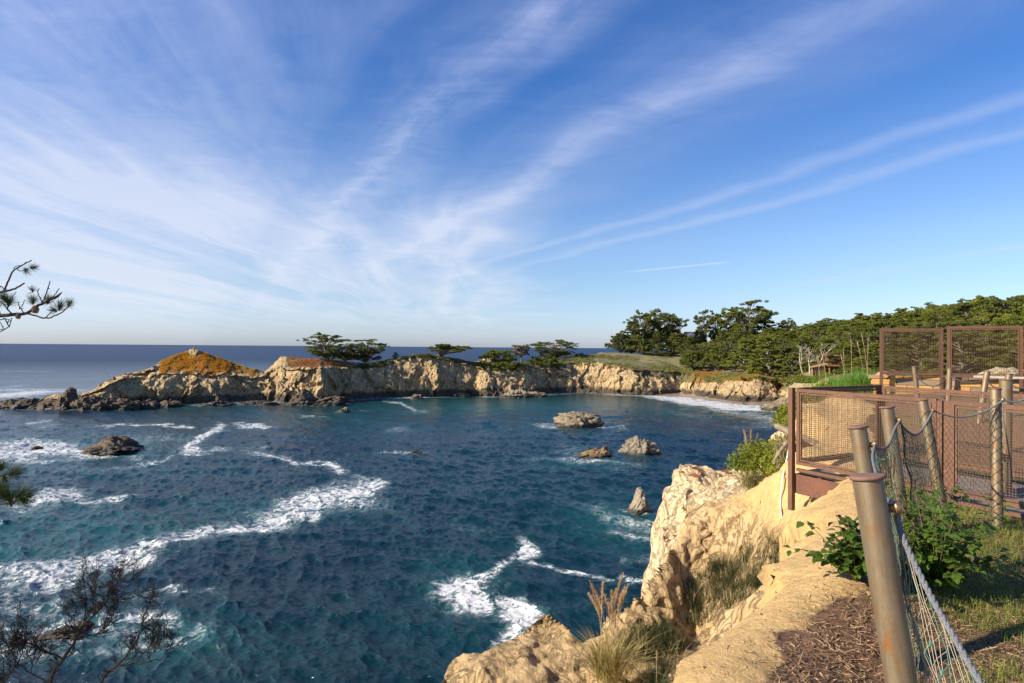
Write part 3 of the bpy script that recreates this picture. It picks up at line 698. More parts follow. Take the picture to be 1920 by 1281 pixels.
# ------------------------------------------------------------------ the sea
def fft_patch(N, L, wind, wdir, amp, seed, cut=.3):
    rs = np.random.RandomState(seed)
    k = np.fft.fftfreq(N, L/N)*2*np.pi; KX, KY = np.meshgrid(k, k, indexing='ij'); K = np.hypot(KX, KY); K[0, 0] = 1e-6
    Lw = wind**2/9.81
    cosf = (KX*math.cos(wdir)+KY*math.sin(wdir))/K
    Ph = np.exp(-1/(K*Lw)**2)/K**4*(np.abs(cosf)**4*.93+.07)*np.exp(-(K*cut)**2)
    Ph[0, 0] = 0
    h = (rs.normal(size=(N, N))+1j*rs.normal(size=(N, N)))*np.sqrt(Ph)
    H = np.fft.ifft2(h); sc_ = amp/np.real(H).std()
    Dx = np.real(np.fft.ifft2(-1j*KX/K*h))*sc_; Dy = np.real(np.fft.ifft2(-1j*KY/K*h))*sc_
    return np.real(H)*sc_, Dx, Dy, L
def samp(A, L, X, Y):
    N = A.shape[0]; u = X/L*N; v = Y/L*N; i = np.floor(u).astype(int); j = np.floor(v).astype(int); fu = u-i; fv = v-j
    i0 = i % N; i1 = (i+1) % N; j0 = j % N; j1 = (j+1) % N
    return A[i0, j0]*(1-fu)*(1-fv)+A[i1, j0]*fu*(1-fv)+A[i0, j1]*(1-fu)*fv+A[i1, j1]*fu*fv
FOAM = [ # polylines in photograph pixels : points (x, y, half width px in y, strength)
 [(-60,1085,26,.8),(60,1075,30,.95),(160,1055,30,1),(260,1035,24,1),(360,1005,20,1),(450,978,16,1),(530,957,17,1.05),(600,940,20,1.15),(660,930,26,1.25),(688,912,16,1.2),(690,900,8,.9),(650,893,3,.5)],
 [(-40,1130,14,.6),(60,1108,14,.85),(150,1078,12,.8),(230,1052,10,.7)],
 [(460,850,6,.6),(500,852,5,.8),(545,862,5,1),(600,866,4,1.05),(622,872,8,1),(625,886,4,.9)],
 [(470,840,5,.6),(500,836,4,.8)],
 [(345,845,8,1.0),(365,832,9,1.2),(385,820,7,1.2),(405,808,8,1.2),(412,798,6,1.0)],
 [(345,848,9,.95),(390,845,7,1.0),(440,840,4,.6)],
 [(395,812,5,1),(432,806,3,.8)],
 [(180,880,4,.5),(240,872,6,.8),(290,858,4,.8),(345,847,3,.8)],
 [(175,800,2.5,.7),(240,796,3,1.0),(310,796,4,1.15),(355,800,3.5,1)],
 [(440,797,3,.9),(480,796,3.5,1.1),(512,799,2,.7)],
 [(60,796,4,.9),(98,793,3,.8)],
 [(-60,850,22,1.1),(20,845,20,1.1),(80,840,17,1.1),(130,842,14,1.1),(170,848,8,1.0),(230,852,5,.8)],
 [(-20,866,10,.6),(60,862,9,.8),(140,858,6,.7),(250,852,4,.7)],
 [(240,822,8,.55),(320,818,7,.5),(360,822,5,.5)],
 [(50,940,14,1.1),(95,930,17,1.2),(140,922,10,1.1),(150,932,10,.9)],
 [(70,945,12,1),(150,938,8,1),(220,932,6,1.0),(272,925,3,.8)],
 [(-10,962,4,.8),(60,956,4,.8),(90,952,3,.6)],
 [(180,1120,5,.5),(280,1108,5,.8),(350,1102,6,.85),(400,1100,8,.8),(420,1118,8,.45),(380,1150,8,.4)],
 [(190,1150,12,.9),(240,1145,16,1.0),(290,1155,12,1.0),(300,1170,8,.8),(250,1190,14,.7),(200,1180,20,.8)],
 [(0,1170,24,.75),(60,1190,30,.85),(100,1180,24,.95),(160,1165,24,.8)],
 [(0,1215,26,.7),(90,1230,22,.6),(200,1215,22,.65),(300,1200,14,.7),(370,1180,12,.65)],
 [(0,1130,20,.65),(90,1150,16,.65),(180,1100,12,.5)],
 [(975,1022,8,.9),(985,1032,8,1.05),(955,1055,5,1.05),(935,1075,9,.95),(905,1095,12,1.1),(875,1120,28,1.35),(855,1130,20,1.2),(895,1135,18,1.2)],
 [(990,1052,6,.9),(1030,1062,5,1.0),(1075,1070,5,1.0),(1108,1078,4,.9)],
 [(940,1135,8,1.1),(965,1150,16,1.3),(995,1160,18,1.25),(985,1175,16,1.2),(970,1190,12,1.1),(940,1215,10,.6)],
 [(1110,1082,4,.7),(1165,1080,6,.8),(1170,1090,10,1.0),(1205,1085,8,1.05),(1235,1078,8,1.0)],
 [(1050,942,5,.6),(1100,945,8,.6),(1130,965,10,.65),(1170,985,10,.65),(1220,990,12,.75),(1245,1005,12,.7)],
 [(1150,998,6,.8),(1190,1008,7,.9),(1230,1012,7,.8)],
 [(1160,1040,12,.4),(1210,1035,12,.5),(1245,1050,14,.6)],
 [(985,860,7,.5),(1040,862,7,.65),(1090,866,8,.9),(1140,873,7,.75),(1200,876,5,.5)],
 [(1045,848,4,.6),(1090,844,4,.5)],
 [(1120,802,3,.9),(1170,800,3,.7),(1000,798,2.5,.7),(1040,797,3,.8)],
 [(690,848,2,.5),(770,852,2.5,.9),(800,847,2,.9)],
 [(730,806,6,.5),(765,805,5,.5)],
 [(720,752,2,.8),(755,756,2,1.0),(775,766,2.5,.8)], [(675,768,1.5,.7),(700,768,1.5,.7)], [(770,770,2,.7),(795,769,1.5,.7)],
 [(1180,740,2,.8),(1230,745,5,1.2),(1280,752,7,1.35),(1340,760,7,1.4),(1400,767,6,1.4),(1460,772,5,1.3)],
 [(1240,744,3,1.1),(1290,748,5,1.2),(1350,757,4,1.2),(1420,762,3,1.2)],
 [(1330,765,5,.8),(1380,775,6,.7),(1430,782,9,.75),(1470,790,10,.8),(1440,797,8,.6),(1380,802,5,.4)],
 [(1250,770,4,.35),(1320,785,5,.3)],
 [(-80,745,6,1.2),(0,742,7,1.2),(60,737,6,1.15),(110,735,4,1),(170,732,3,.8)], [(-60,730,3,.9),(60,731,3,.9),(150,731,2,.7)],
 [(0,697,.8,.7),(100,697,.8,.6)], [(0,725,1.5,.7),(40,724,1.5,.7)], [(20,722,1,.5),(80,721,1,.4)],
 [(560,779,2,.8),(610,780,1.5,.8)], [(860,985,10,.3),(900,1000,8,.25)], [(740,960,8,.28),(770,985,8,.25)], [(930,885,4,.2),(960,895,4,.2)],
]
SHAL = [(-100,1020,300,70,1.0),(120,985,260,50,.8),(60,960,160,40,.6),(200,880,300,25,.5),(450,950,200,35,.45),(880,1180,220,60,.25),(700,1150,260,60,.15),(260,1200,240,60,.6),(620,780,300,22,.5),(900,762,300,18,1.0),(1150,760,220,14,.9),(1050,775,200,18,.5),(1270,770,160,16,.7),
        (1150,980,110,50,.55),(1090,870,120,18,.4),(800,800,400,30,.3),(150,840,220,30,.8),(330,760,200,10,.7),(860,1080,120,60,.3),(960,900,200,60,.15)]
KELP = [(1330,795,110,14,1.0),(1250,775,90,10,.6),(1220,757,80,7,.6),(900,1080,0.1,.1,0),(1160,1010,50,10,.4)]
def build_sea():
    HFOV = 60
    az = np.radians(np.linspace(-HFOV, HFOV, 1350))
    pyr = np.concatenate([np.linspace(1700, 1290, 90, endpoint=False), np.linspace(1290, 700, 760, endpoint=False), np.linspace(700, 657, 110, endpoint=False), 650.5+6.5*np.geomspace(1, .215, 16)])
    r = 20*F/(pyr-650.5)
    A, Rr = np.meshgrid(az, r, indexing='ij')
    X = Rr*np.tan(A)*1.0; Y = Rr.copy()
    # keep rows at constant depth: this is only how densely the flat sea is meshed
    P = np.stack([X, Y, 0*X], -1); PX, PY = proj(P)
    dens = np.zeros(X.shape); vis = (np.abs(PX-960) < 1700)
    wob = fbm(np.stack([X/9, Y/9, 0*X], -1), 4, 401); wob2 = fbm(np.stack([X/2.6, Y/2.6, 0*X], -1), 4, 402)
    scl = (PY-650)/300
    ax = PX+wob*34*scl+wob2*10*scl; ay = PY+wob2*9*scl+wob*10*scl
    for pl in FOAM:
        pl = np.array(pl, float)
        xa, xb = pl[:, 0].min()-160, pl[:, 0].max()+160; ya, yb = pl[:, 1].min()-90, pl[:, 1].max()+90
        m = (PX > xa) & (PX < xb) & (PY > ya) & (PY < yb)
        if not m.any(): continue
        qx = ax[m]; qy = ay[m]; best = np.zeros(qx.shape)
        for k in range(len(pl)-1):
            a, b = pl[k], pl[k+1]; asp = 2.2      # foreshortening : the stroke is wider across than down
            ux, uy = (b[0]-a[0])/asp, b[1]-a[1]; L = ux*ux+uy*uy+1e-9
            tt = np.clip(((qx-a[0])/asp*ux+(qy-a[1])*uy)/L, 0, 1)
            dd = np.hypot((qx-a[0])/asp-tt*ux, (qy-a[1])-tt*uy); wd = a[2]+(b[2]-a[2])*tt; st = a[3]+(b[3]-a[3])*tt
            best = np.maximum(best, st*np.exp(-(dd/(wd*1.05+.3))**2*1.1))
        dens[m] = np.maximum(dens[m], best)
    # surf against rocks and cliff feet
    for (rx, ry, rr_) in rock_disc:
        d = np.hypot(X-rx, (Y-ry)*1.2)-rr_; m = np.abs(d) < 14
        dens[m] = np.maximum(dens[m], .98*np.exp(-np.clip(d[m]-.1, 0, 9)**1.0/(0.55+.10*rr_))*(.75+.35*wob[m]))
    cpx_ = np.arange(-330, 1481, 8); cpt = coast(cpx_)[:, :2]
    m = (Y > 140) & (Y < 300); dc = np.full(X.shape, 99.); dc[m] = dist_poly(X[m], Y[m], cpt)
    dens = np.maximum(dens, (1.0*np.exp(-np.clip(dc-5.6, 0, 30)/1.7))*(.72+.5*wob))
    shal = np.zeros(X.shape)
    for (cx, cy, sx, sy, a) in SHAL: shal = np.maximum(shal, a*np.exp(-((ax-cx)/sx)**2-((ay-cy)/sy)**2))
    kelp = np.zeros(X.shape)
    for (cx, cy, sx, sy, a) in KELP: kelp = np.maximum(kelp, a*np.exp(-((ax-cx)/sx)**2-((ay-cy)/sy)**2))
    # waves
    hA = fft_patch(512, 173, 4.6, R(262), .135, 3, .15); hB = fft_patch(1024, 53, 2.15, R(240), .072, 5, .04); hC = fft_patch(256, 900, 14, R(215), .16, 7, 1.5)
    sp = np.gradient(Rr, axis=1)*-1; sp = np.abs(sp)
    fA = 1-sstep(sp, .8, 3.2); fB = 1-sstep(sp, .35, 1.6)
    calm = 1-.45*(sstep(Y, 190, 240)*(1-sstep(np.abs(PX-1000), 450, 600)))
    Z = 0*X; DX = 0*X; DY = 0*X
    for (Hh, dx, dy, L), f in ((hA, fA), (hB, fB), (hC, 1-sstep(sp, 20, 60))):
        ca, sa = math.cos(.35), math.sin(.35)
        U, Vv = X*ca-Y*sa, X*sa+Y*ca
        Z += samp(Hh, L, U, Vv)*f; a = samp(dx, L, U, Vv)*f; b = samp(dy, L, U, Vv)*f
        DX += -(a*ca+b*sa)*1.25; DY += -(-a*sa+b*ca)*1.25
    Z *= calm; DX *= calm; DY *= calm
    Z = Z+.10*np.clip(dens, 0, 1)*wob2*(sp < 2)
    V = np.stack([X+DX, Y+DY, Z], -1).reshape(-1, 3)
    m, t, b, out = mat_new('sea_water'); p = pos(t)
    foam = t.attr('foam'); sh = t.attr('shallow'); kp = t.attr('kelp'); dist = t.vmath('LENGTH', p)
    big = t.noise(p, .018, 5, .6, .8)
    c = t.mix(t.mrange(big, .35, .65), (.0012,.012,.024), (.0014,.022,.029))
    c = t.mix(t.math('MULTIPLY', sh, .62), c, (.012,.110,.115))
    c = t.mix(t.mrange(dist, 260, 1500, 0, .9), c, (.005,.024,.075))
    c = t.mix(t.math('MULTIPLY', kp, t.mrange(t.noise(p, .12, 5, .6, 1), .4, .6)), c, (.045,.030,.016))
    # lace of foam : domain-warped noise thresholded by the local amount of foam
    wv = t.noise(p, .35, 4, .6, 0, out=1)
    pw = t.vmath('ADD', p, t.vmath('MULTIPLY', wv, (3.2, 3.2, 0)))
    l1 = t.noise(pw, 1.7, 8, .75); l2 = t.noise(t.vmath('MULTIPLY', pw, (.55, 1.0, 1)), .32, 7, .68)
    web = t.math('ABSOLUTE', t.math('SUBTRACT', t.noise(pw, .8, 6, .66), .5))
    lace = t.mrange(web, 0, .11, 1, 0)
    tot = t.math('ADD', t.math('MULTIPLY', l1, .40), t.math('ADD', t.math('MULTIPLY', l2, .38), t.math('MULTIPLY', lace, .25)))
    thr = t.mrange(foam, 0.0, 1.3, .82, .36)
    fm = t.mrange(t.math('SUBTRACT', tot, thr), 0.0, .10, 0, 1)
    film = t.mrange(t.math('SUBTRACT', tot, thr), -.13, .05, 0, .34)
    fm = t.math('MAXIMUM', fm, film); fm = t.math('MULTIPLY', fm, t.mrange(foam, .06, .25))
    # stray flecks
    fl = t.mrange(t.noise(pw, .8, 8, .8), .76, .80, 0, .55)
    fm = t.math('MAXIMUM', fm, t.math('MULTIPLY', fl, t.mrange(t.noise(p, .03, 3, .5), .5, .62)))
    c = t.mix(t.math('MULTIPLY', foam, .25), c, (.05,.20,.21))
    c = t.mix(fm, c, (.56,.58,.61))
    t.set(b, 'Base Color', c); t.set(b, 'IOR', 1.333)
    t.set(b, 'Roughness', t.math('MAXIMUM', t.mrange(dist, 40, 900, .07, .46), t.math('MULTIPLY', fm, .8)))
    rip = t.math('ADD', t.noise(t.vmath('MULTIPLY', p, (.75, 1.5, 1)), 1.5, 6, .68), t.math('MULTIPLY', t.noise(p, .6, 5, .6), .8))
    n = t.bump(rip, 1.0, .17); t.set(b, 'Normal', n)
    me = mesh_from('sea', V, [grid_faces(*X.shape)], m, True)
    set_attr(me, 'foam', np.clip(dens, 0, 1.3)); set_attr(me, 'shallow', shal); set_attr(me, 'kelp', kelp)
    tag(add_obj('sea', me), kind='structure')
    # pebbly beach strip at the head of the bay
build_sea()
def build_beach():
    pxs = np.linspace(1160, 1500, 200); rows = []
    for off, z in [(-9, -.5), (-5, -.12), (-2.5, .18), (0, .6), (3, 1.3), (7, 2.4)]:
        p = coast(pxs).copy(); rr = ray(pxs, 640.0); rr /= np.linalg.norm(rr[:, :2], axis=1)[:, None]
        k = sstep(pxs, 1160, 1230)
        p[:, 0] += rr[:, 0]*off; p[:, 1] += rr[:, 1]*off; p[:, 2] = z-(1-k)*1.5; rows.append(p)
    G = np.stack(rows, 1)
    m, t, b, out = mat_new('wet_sand'); p = pos(t)
    t.set(b, 'Base Color', t.mix(t.mrange(t.noise(p, .8, 7, .7), .35, .65), (.16,.12,.085), (.30,.235,.16))); t.set(b, 'Roughness', .6); t.set(b, 'Normal', t.bump(t.noise(p, 2, 6, .7), .6, .3))
    me = mesh_from('beach', G.reshape(-1, 3), [grid_faces(200, 6)], m, True); tag(add_obj('beach', me), kind='structure')
build_beach()
# ------------------------------------------------------------------ foliage materials
def mat_leaf(name, ca, cb, cc_=None, trans=.25, scale=.6, rough=.7):
    m, t, b, out = mat_new(name); p = pos(t)
    oi = t.new('ShaderNodeObjectInfo')
    n = t.noise(p, scale, 4, .6)
    c = t.mix(t.mrange(n, .35, .65), ca, cb)
    if cc_: c = t.mix(t.mrange(t.noise(p, scale*4, 3, .6), .52, .72), c, cc_)
    g = t.mrange(oi.outputs['Random'], 0, 1, .78, 1.22); c = t.mix(1.0, c, t.comb(g, g, t.math('MULTIPLY', g, .95)), 'MULTIPLY')
    t.set(b, 'Base Color', c); t.set(b, 'Roughness', rough)
    t.set(b, 'Specular IOR Level', .25)
    tr = t.new('ShaderNodeBsdfTranslucent'); t.set(tr, 0, c); mx = t.new('ShaderNodeMixShader'); t.set(mx, 0, trans)
    t.l.new(b.outputs[0], mx.inputs[1]); t.l.new(tr.outputs[0], mx.inputs[2]); t.l.new(mx.outputs[0], out.inputs[0])
    return m
def mat_plain(name, ca, cb, scale=3, rough=.8, bump=.0, metal=0.0, det=6):
    m, t, b, out = mat_new(name); p = t.new('ShaderNodeTexCoord').outputs['Object']
    n = t.noise(p, scale, det, .65)
    t.set(b, 'Base Color', t.mix(t.mrange(n, .35, .65), ca, cb)); t.set(b, 'Roughness', rough); t.set(b, 'Metallic', metal)
    if bump: t.set(b, 'Normal', t.bump(t.noise(p, scale*4, 6, .7), .8, bump))
    return m
M_CYP = mat_leaf('cypress_foliage', (.115,.15,.026), (.205,.225,.034), (.31,.29,.04), .40, .35)
M_CYPD = mat_leaf('cypress_foliage_dark', (.080,.108,.028), (.140,.162,.032), (.22,.215,.042), .36, .35)
M_GREYT = mat_leaf('bare_twigs', (.17,.135,.095), (.24,.20,.14), None, .05, .6)
M_BARK = mat_plain('cypress_bark', (.11,.09,.068), (.21,.175,.135), .8, .9, .3)
M_PBARK = mat_plain('pine_bark', (.022,.018,.017), (.055,.042,.035), 30, .9, .003)
M_DEAD = mat_plain('dead_wood', (.006,.005,.006), (.014,.011,.011), 20, .9, .002)
M_NEED = mat_leaf('pine_needles', (.030,.055,.018), (.060,.085,.025), None, .15, 3)

# ------------------------------------------------------------------ cypresses
def unit(n, rs):
    v = rs.normal(size=(n, 3)); return v/np.linalg.norm(v, axis=1)[:, None]
def leaf_tris(C, size, rs, flat=.6):
    n = len(C); a = unit(n, rs); a[:, 2] *= flat; a /= np.linalg.norm(a, axis=1)[:, None]
    b = np.cross(a, unit(n, rs)); b /= np.linalg.norm(b, axis=1)[:, None]+1e-9
    s = size*rs.uniform(.6, 1.4, n)[:, None]
    V = np.stack([C+a*s, C-a*s*.6+b*s*.55, C-a*s*.6-b*s*.55], 1).reshape(-1, 3)
    return V, np.arange(3*n).reshape(-1, 3)
def cypress(seed, kind, leaf, ntri):
    """returns (trunk mesh, crown mesh) for a tree about 10 m tall"""
    rs = np.random.RandomState(seed); tr = MB(); H = 10.0
    pads = []
    lean = rs.uniform(-.12, .12, 2)
    def axis(h): return np.array([lean[0]*h+.25*math.sin(h*.5+seed), lean[1]*h+.25*math.cos(h*.43+seed), h])
    U = rs.uniform; i_low = True
    if kind == 'umbrella':
        for k in range(58):
            r = 5.6*math.sqrt(U(.01, 1)); top = 5.9+(1-(r/6.2)**2)*3.6*U(.55, 1.05)
            if k % 5 < 2 and i_low: top = U(1.6, 6.0); r = U(1.0, 5.0)*(.55+.07*top)
            elif k % 3 == 0: top = U(3.0, 6.0); r = U(1.8, 5.0)
            pads.append((max(.9, top-U(2.2, 4.5)), k*2.4+U(-.3, .3), r, top, U(.75, 1.35)))
    elif kind == 'tier':
        for k in range(54):
            h = 1.0+8.6*(k/53.0); r = max(.3, (1-(h/10.6)**1.7)*4.5)*math.sqrt(U(.12, 1.1)); pads.append((max(.5, h-1.4), k*2.4+U(-.5, .5), r, h+U(-.3, .5), U(.8, 1.35)*(1.12-.04*h)))
    elif kind == 'low':
        for k in range(46):
            r = 6.0*math.sqrt(U(.02, 1)); pads.append((.5, k*2.4, r, .9+(1-(r/6.6)**2)*3.9*U(.35, 1), U(.75, 1.3)))
    elif kind == 'flag':
        for k in range(34):
            a = U(-1.0, 1.0) if k % 4 else k*1.5; r = U(.6, 7.2) if k % 4 else U(.5, 2.8); pads.append((U(.8, 2.0), a, r, U(2.0, 4.0)+1.0*math.exp(-(r/3)**2), U(.7, 1.25)))
    elif kind == 'bare':
        for k in range(26): pads.append((U(.8, 4), k*2.4, U(1, 4.4), U(3, 7.5), U(.8, 1.3)))
    top = max(p[3] for p in pads)
    hs = np.linspace(-.8, min(top-.6, 8.6), 9)
    multi = 2 if kind in ('umbrella',) else 1
    tr.tube([axis(h) for h in hs], np.interp(hs, [-.8, .2, 9], [.55, .36, .10]), 8)
    if multi == 2: tr.tube([axis(h)+np.array([.3+.22*h, .1*h, 0]) for h in np.linspace(0, 6, 6)], np.linspace(.30, .09, 6), 7)
    Cs = []
    per = ntri//len(pads)
    for (h0, a, r, tp, pr) in pads:
        e = axis(min(tp, 9))*np.array([1, 1, 0])+np.array([math.cos(a)*r, math.sin(a)*r, tp])
        s = axis(min(h0, tp-.3)); m = (s+e)/2+np.array([0, 0, .10*r-.2])+rs.normal(0, .2, 3)
        ts = np.linspace(0, 1, 6)[:, None]; pts = (1-ts)**2*s+2*ts*(1-ts)*m+ts**2*e
        tr.tube(pts, np.linspace(.12, .03, 6), 5, False)
        for q in range(2):
            e2 = e+np.array([rs.uniform(-1, 1)*pr, rs.uniform(-1, 1)*pr, rs.uniform(-.1, .5)]); tr.tube([pts[3], (pts[3]+e2)/2+[0, 0, .1], e2], [.06, .04, .02], 4, False)
        # each pad: several fans of foliage, flattened, ragged at the rim
        nsub = 4 if kind == 'tier' else 6
        for q in range(nsub):
            ro = rs.normal(0, 1, 3); off = ro*np.array([pr*.6, pr*.6, pr*.13])+np.array([math.cos(a), math.sin(a), .35])*pr*.35*q/3; rr_ = pr*rs.uniform(.40, .68)
            k = max(8, per//nsub); u = unit(k, rs); rad = rs.uniform(.25, 1, k)[:, None]**.5
            P = u*rad*np.array([rr_, rr_, rr_*(.38 if kind != 'bare' else .6)]); P[:, 2] -= .10*(P[:, 0]**2+P[:, 1]**2)/rr_
            Cs.append(e+off+P)
    C = np.vstack(Cs)
    V, T = leaf_tris(C, leaf, rs, .55)
    crown = mesh_from('crown', V, [T], None, False, mats=[M_GREYT if kind == 'bare' else M_CYP])
    return tr.mesh('trunk', M_BARK, True), crown, top
VAR = {}
def variant(kind, i, res):
    k = (kind, i, res)
    if k not in VAR: VAR[k] = cypress(1000+hash((kind == 'tier', kind == 'low', i))%997+len(kind)*31+i*7, kind, {'far': .24, 'near': .12, 'mid': .165}[res], {'far': 10500, 'near': 46000, 'mid': 24000}[res])
    return VAR[k]
def put_tree(loc, h, width, kind, i, res, rz, label, group=None, dark=False, name='cypress_tree', leanx=0):
    tm, cm, top = variant(kind, i, res)
    base_w = {'umbrella': 12.5, 'tier': 9.5, 'low': 13.5, 'flag': 12.0, 'bare': 9.0}[kind]
    r = empty(name, loc, rz, label=label, cat='tree', group=group)
    if leanx: r.rotation_euler = (0, leanx, rz)
    s = h/(top+.4); w = width/base_w; r.scale = (w, w, s)
    add_obj('trunk', tm, r); c = add_obj('crown', cm, r)
    if dark:
        c.material_slots[0].link = 'OBJECT'; c.material_slots[0].material = M_CYPD
    return r
def headtree(px, py, push, hpx, wpx, kind, i, label, rz=None, dark=False, res='far', group=None, name='cypress_tree'):
    d = float(BD(px))+push; p = W(px, py, d); 
    return put_tree((p[0], p[1], p[2]-.25), hpx/F*d, wpx/F*d, kind, i, res, rz if rz is not None else px*.7, label, group, dark, name)
GH = 'cypresses growing on the headland'
headtree(611, 676, 20, 53, 88, 'umbrella', 0, 'tall flat crowned cypress, leftmost tree on the headland', .5, True, 'mid', GH)
headtree(646, 679, 22, 32, 52, 'low', 0, 'small dark cypress squeezed between the two big trees of the pair', .1, True, 'mid', GH)
headtree(688, 683, 19, 48, 84, 'umbrella', 1, 'spreading cypress with several trunks, right tree of the pair on the headland', 2.2, True, 'mid', GH)
headtree(742, 671, 16, 12, 13, 'tier', 0, 'tiny rounded cypress alone on the headland skyline', 0, True, 'mid', GH)
headtree(826, 673, 10, 30, 84, 'flag', 0, 'flat wind swept cypress hanging over the dark cliff', .15, True, 'mid', GH)
headtree(938, 696, 12, 40, 82, 'low', 1, 'bushy green cypress spilling over the cliff edge right of the pale crag', 1.0, False, 'mid', GH)
headtree(978, 676, 24, 30, 36, 'bare', 0, 'grey brown half dead cypress between green ones on the headland', 0, False, 'mid', GH)
headtree(1042, 674, 32, 38, 92, 'umbrella', 2, 'wide domed cypress at the right end of the headland', .8, True, 'mid', GH)
headtree(1018, 690, 14, 28, 62, 'low', 2, 'low green cypress in front of the wide domed one', 0, True, 'mid', GH)
headtree(1086, 672, 30, 11, 26, 'low', 0, 'very low shrubby cypress right of the wide domed one', 0, True, 'mid', GH)
# grove on the mainland point
def hilltree(px, d, hpx, wpx, kind, i, label, res='far', dark=False, group=None, rz=None, name='cypress_tree'):
    r = ray(px, 650); x, y = r[0]*d, d; z = hill_z(x, y)
    return put_tree((x, y, z-.3), hpx/F*d, wpx/F*d, kind, i, res, px*.37 if rz is None else rz, label, group, dark, name)
G2 = 'cypresses of the grove on the grassy point'
for px, d, hp_, wp, kd, i, dk, lab in [
 (1163, 322, 38, 56, 'low', 1, True, 'low cypress at the seaward left edge of the grove'),
 (1182, 330, 64, 60, 'tier', 1, True, 'dense dark cypress second from the left in the grove'),
 (1207, 336, 82, 66, 'umbrella', 0, True, 'tall open cypress on the left of the grove with bare trunks'),
 (1232, 340, 86, 74, 'umbrella', 2, True, 'tallest cypress in the middle of the grove'),
 (1258, 338, 76, 66, 'umbrella', 1, True, 'cypress at the right of the grove with branches reaching right'),
 (1196, 318, 36, 52, 'low', 2, True, 'broad low cypress in front of the tall open one'),
 (1228, 316, 40, 56, 'tier', 0, True, 'short full cypress before the tallest grove tree'),
 (1262, 318, 44, 52, 'tier', 2, False, 'short rounded cypress at the foot of the right grove tree'),
 (1288, 330, 34, 46, 'low', 0, True, 'low cypress below the chimney of the far house'),
 (1316, 345, 78, 40, 'umbrella', 1, True, 'slender cypress with an open top right of the far house'),
 (1342, 350, 72, 38, 'umbrella', 0, True, 'thin sparse cypress beside the slender open topped one'),
 (1372, 345, 78, 64, 'umbrella', 2, False, 'cypress left of the big rounded skyline cypress'),
 (1400, 340, 92, 86, 'umbrella', 1, False, 'big rounded cypress standing highest on the skyline of the wood'),
 (1432, 345, 70, 60, 'tier', 1, False, 'full cypress just right of the highest skyline cypress')]:
    hilltree(px, d, hp_, wp, kd, i, lab, 'far' if hp_ < 60 else 'mid', dk, G2)
G3 = 'cypresses packed in the wood on the hillside'
for px, d, hp_, wp, kd, i, lab in [
 (1300, 276, 38, 60, 'low', 1, 'spreading low cypress at the front left corner of the wood above the grass'),
 (1342, 270, 40, 62, 'low', 2, 'low green cypress second along the front edge of the wood'),
 (1395, 258, 62, 70, 'tier', 0, 'leafy mid sized cypress above the orange cliff top plants'),
 (1440, 246, 84, 92, 'tier', 1, 'large fan shaped cypress at the front of the wood near the cliff corner'),
 (1488, 232, 60, 58, 'tier', 2, 'tiered cypress beside the bare pale trunks left of the timber house')]:
    hilltree(px, d, hp_, wp, kd, i, lab, 'mid', False, G3)
def forest():
    rs = np.random.RandomState(77); pts = []
    occ = []
    def tryp(px, d, sp):
        x = ray(px, 650)[0]*d
        for (a, b) in occ:
            if (a-x)**2+(b-d)**2 < sp*sp: return False
        occ.append((x, d)); pts.append((px, x, d)); return True
    for _ in range(6000):
        px = rs.uniform(1290, 2030); dmin = np.interp(px, [1290, 1400, 1480, 1520, 1600, 1700, 1800, 1950, 2150], [285, 262, 244, 215, 120, 88, 74, 64, 60])
        d = dmin+(425-dmin)*rs.uniform(0, 1)
        if 1500 < px < 1585 and d < 200: continue
        if px < 1310 and d < 300: continue
        tryp(px, d, np.interp(d, [60, 120, 300, 400], [6.2, 7.2, 8.6, 10.2]))
    n = 0
    for (px, x, d) in sorted(pts, key=lambda q: q[2]):
        if n >= 290: break
        z = hill_z(x, d)
        h = rs.uniform(7.5, 13.5); w = rs.uniform(9, 13.5)
        if d < 130: h *= .72; w *= .82
        if px < 1350: h *= .75
        kd = rs.choice(['tier', 'umbrella', 'low'], p=[.45, .4, .15])
        if kd == 'low': h *= .6
        res = 'near' if d < 95 else ('mid' if d < 190 else 'far')
        dk = rs.rand() < .35
        lab = 'dark green cypress crown packed among others in the hillside wood' if dk else 'yellowish green cypress crown packed among others in the hillside wood'
        put_tree((x, d, z-.3), h, w, kd, int(rs.randint(3 if res != 'near' else 2)), res, rs.uniform(0, 6.3), lab, G3, dk); n += 1
    print('forest trees', n, len(pts))
forest()
# bare pale trunks by the timber house
for k, (px, d, h, lab) in enumerate([(1506, 178, 62, 'bare pale trunk with forked branches left of the timber house, leaning left'), (1519, 172, 52, 'thin bare pale trunk nearest the left wall of the timber house'), (1533, 168, 70, 'bare grey tree standing right in front of the timber house')]):
    r0 = ray(px, 650); z = hill_z(r0[0]*d, d); hh = h/F*d; rs = np.random.RandomState(60+k); mb = MB()
    def grow(p, dr, L, r_, lv):
        pts = [p]; q = p.copy(); dd = dr.copy()
        for s_ in range(5):
            dd = dd+rs.normal(0, .13, 3); dd /= np.linalg.norm(dd); q = q+dd*L/5; pts.append(q.copy())
        mb.tube(pts, np.linspace(r_, r_*.55, 6), 5)
        if lv > 0:
            for s_ in range(3):
                e = dd+rs.normal(0, .55, 3); e[2] = abs(e[2])*.7+.2; grow(pts[rs.randint(2, 6)], e/np.linalg.norm(e), L*.6, r_*.5, lv-1)
    grow(np.zeros(3), np.array([-.25+.2*k, 0, 1.]), hh*.55, .20, 4)
    tag(mb.build('bare_tree', mat_plain('bleached_wood%d' % k, (.42,.35,.27), (.60,.52,.42), 2, .9), None, True, (r0[0]*d, d, z-.3)), lab, 'tree', 'bare trees by the timber house')

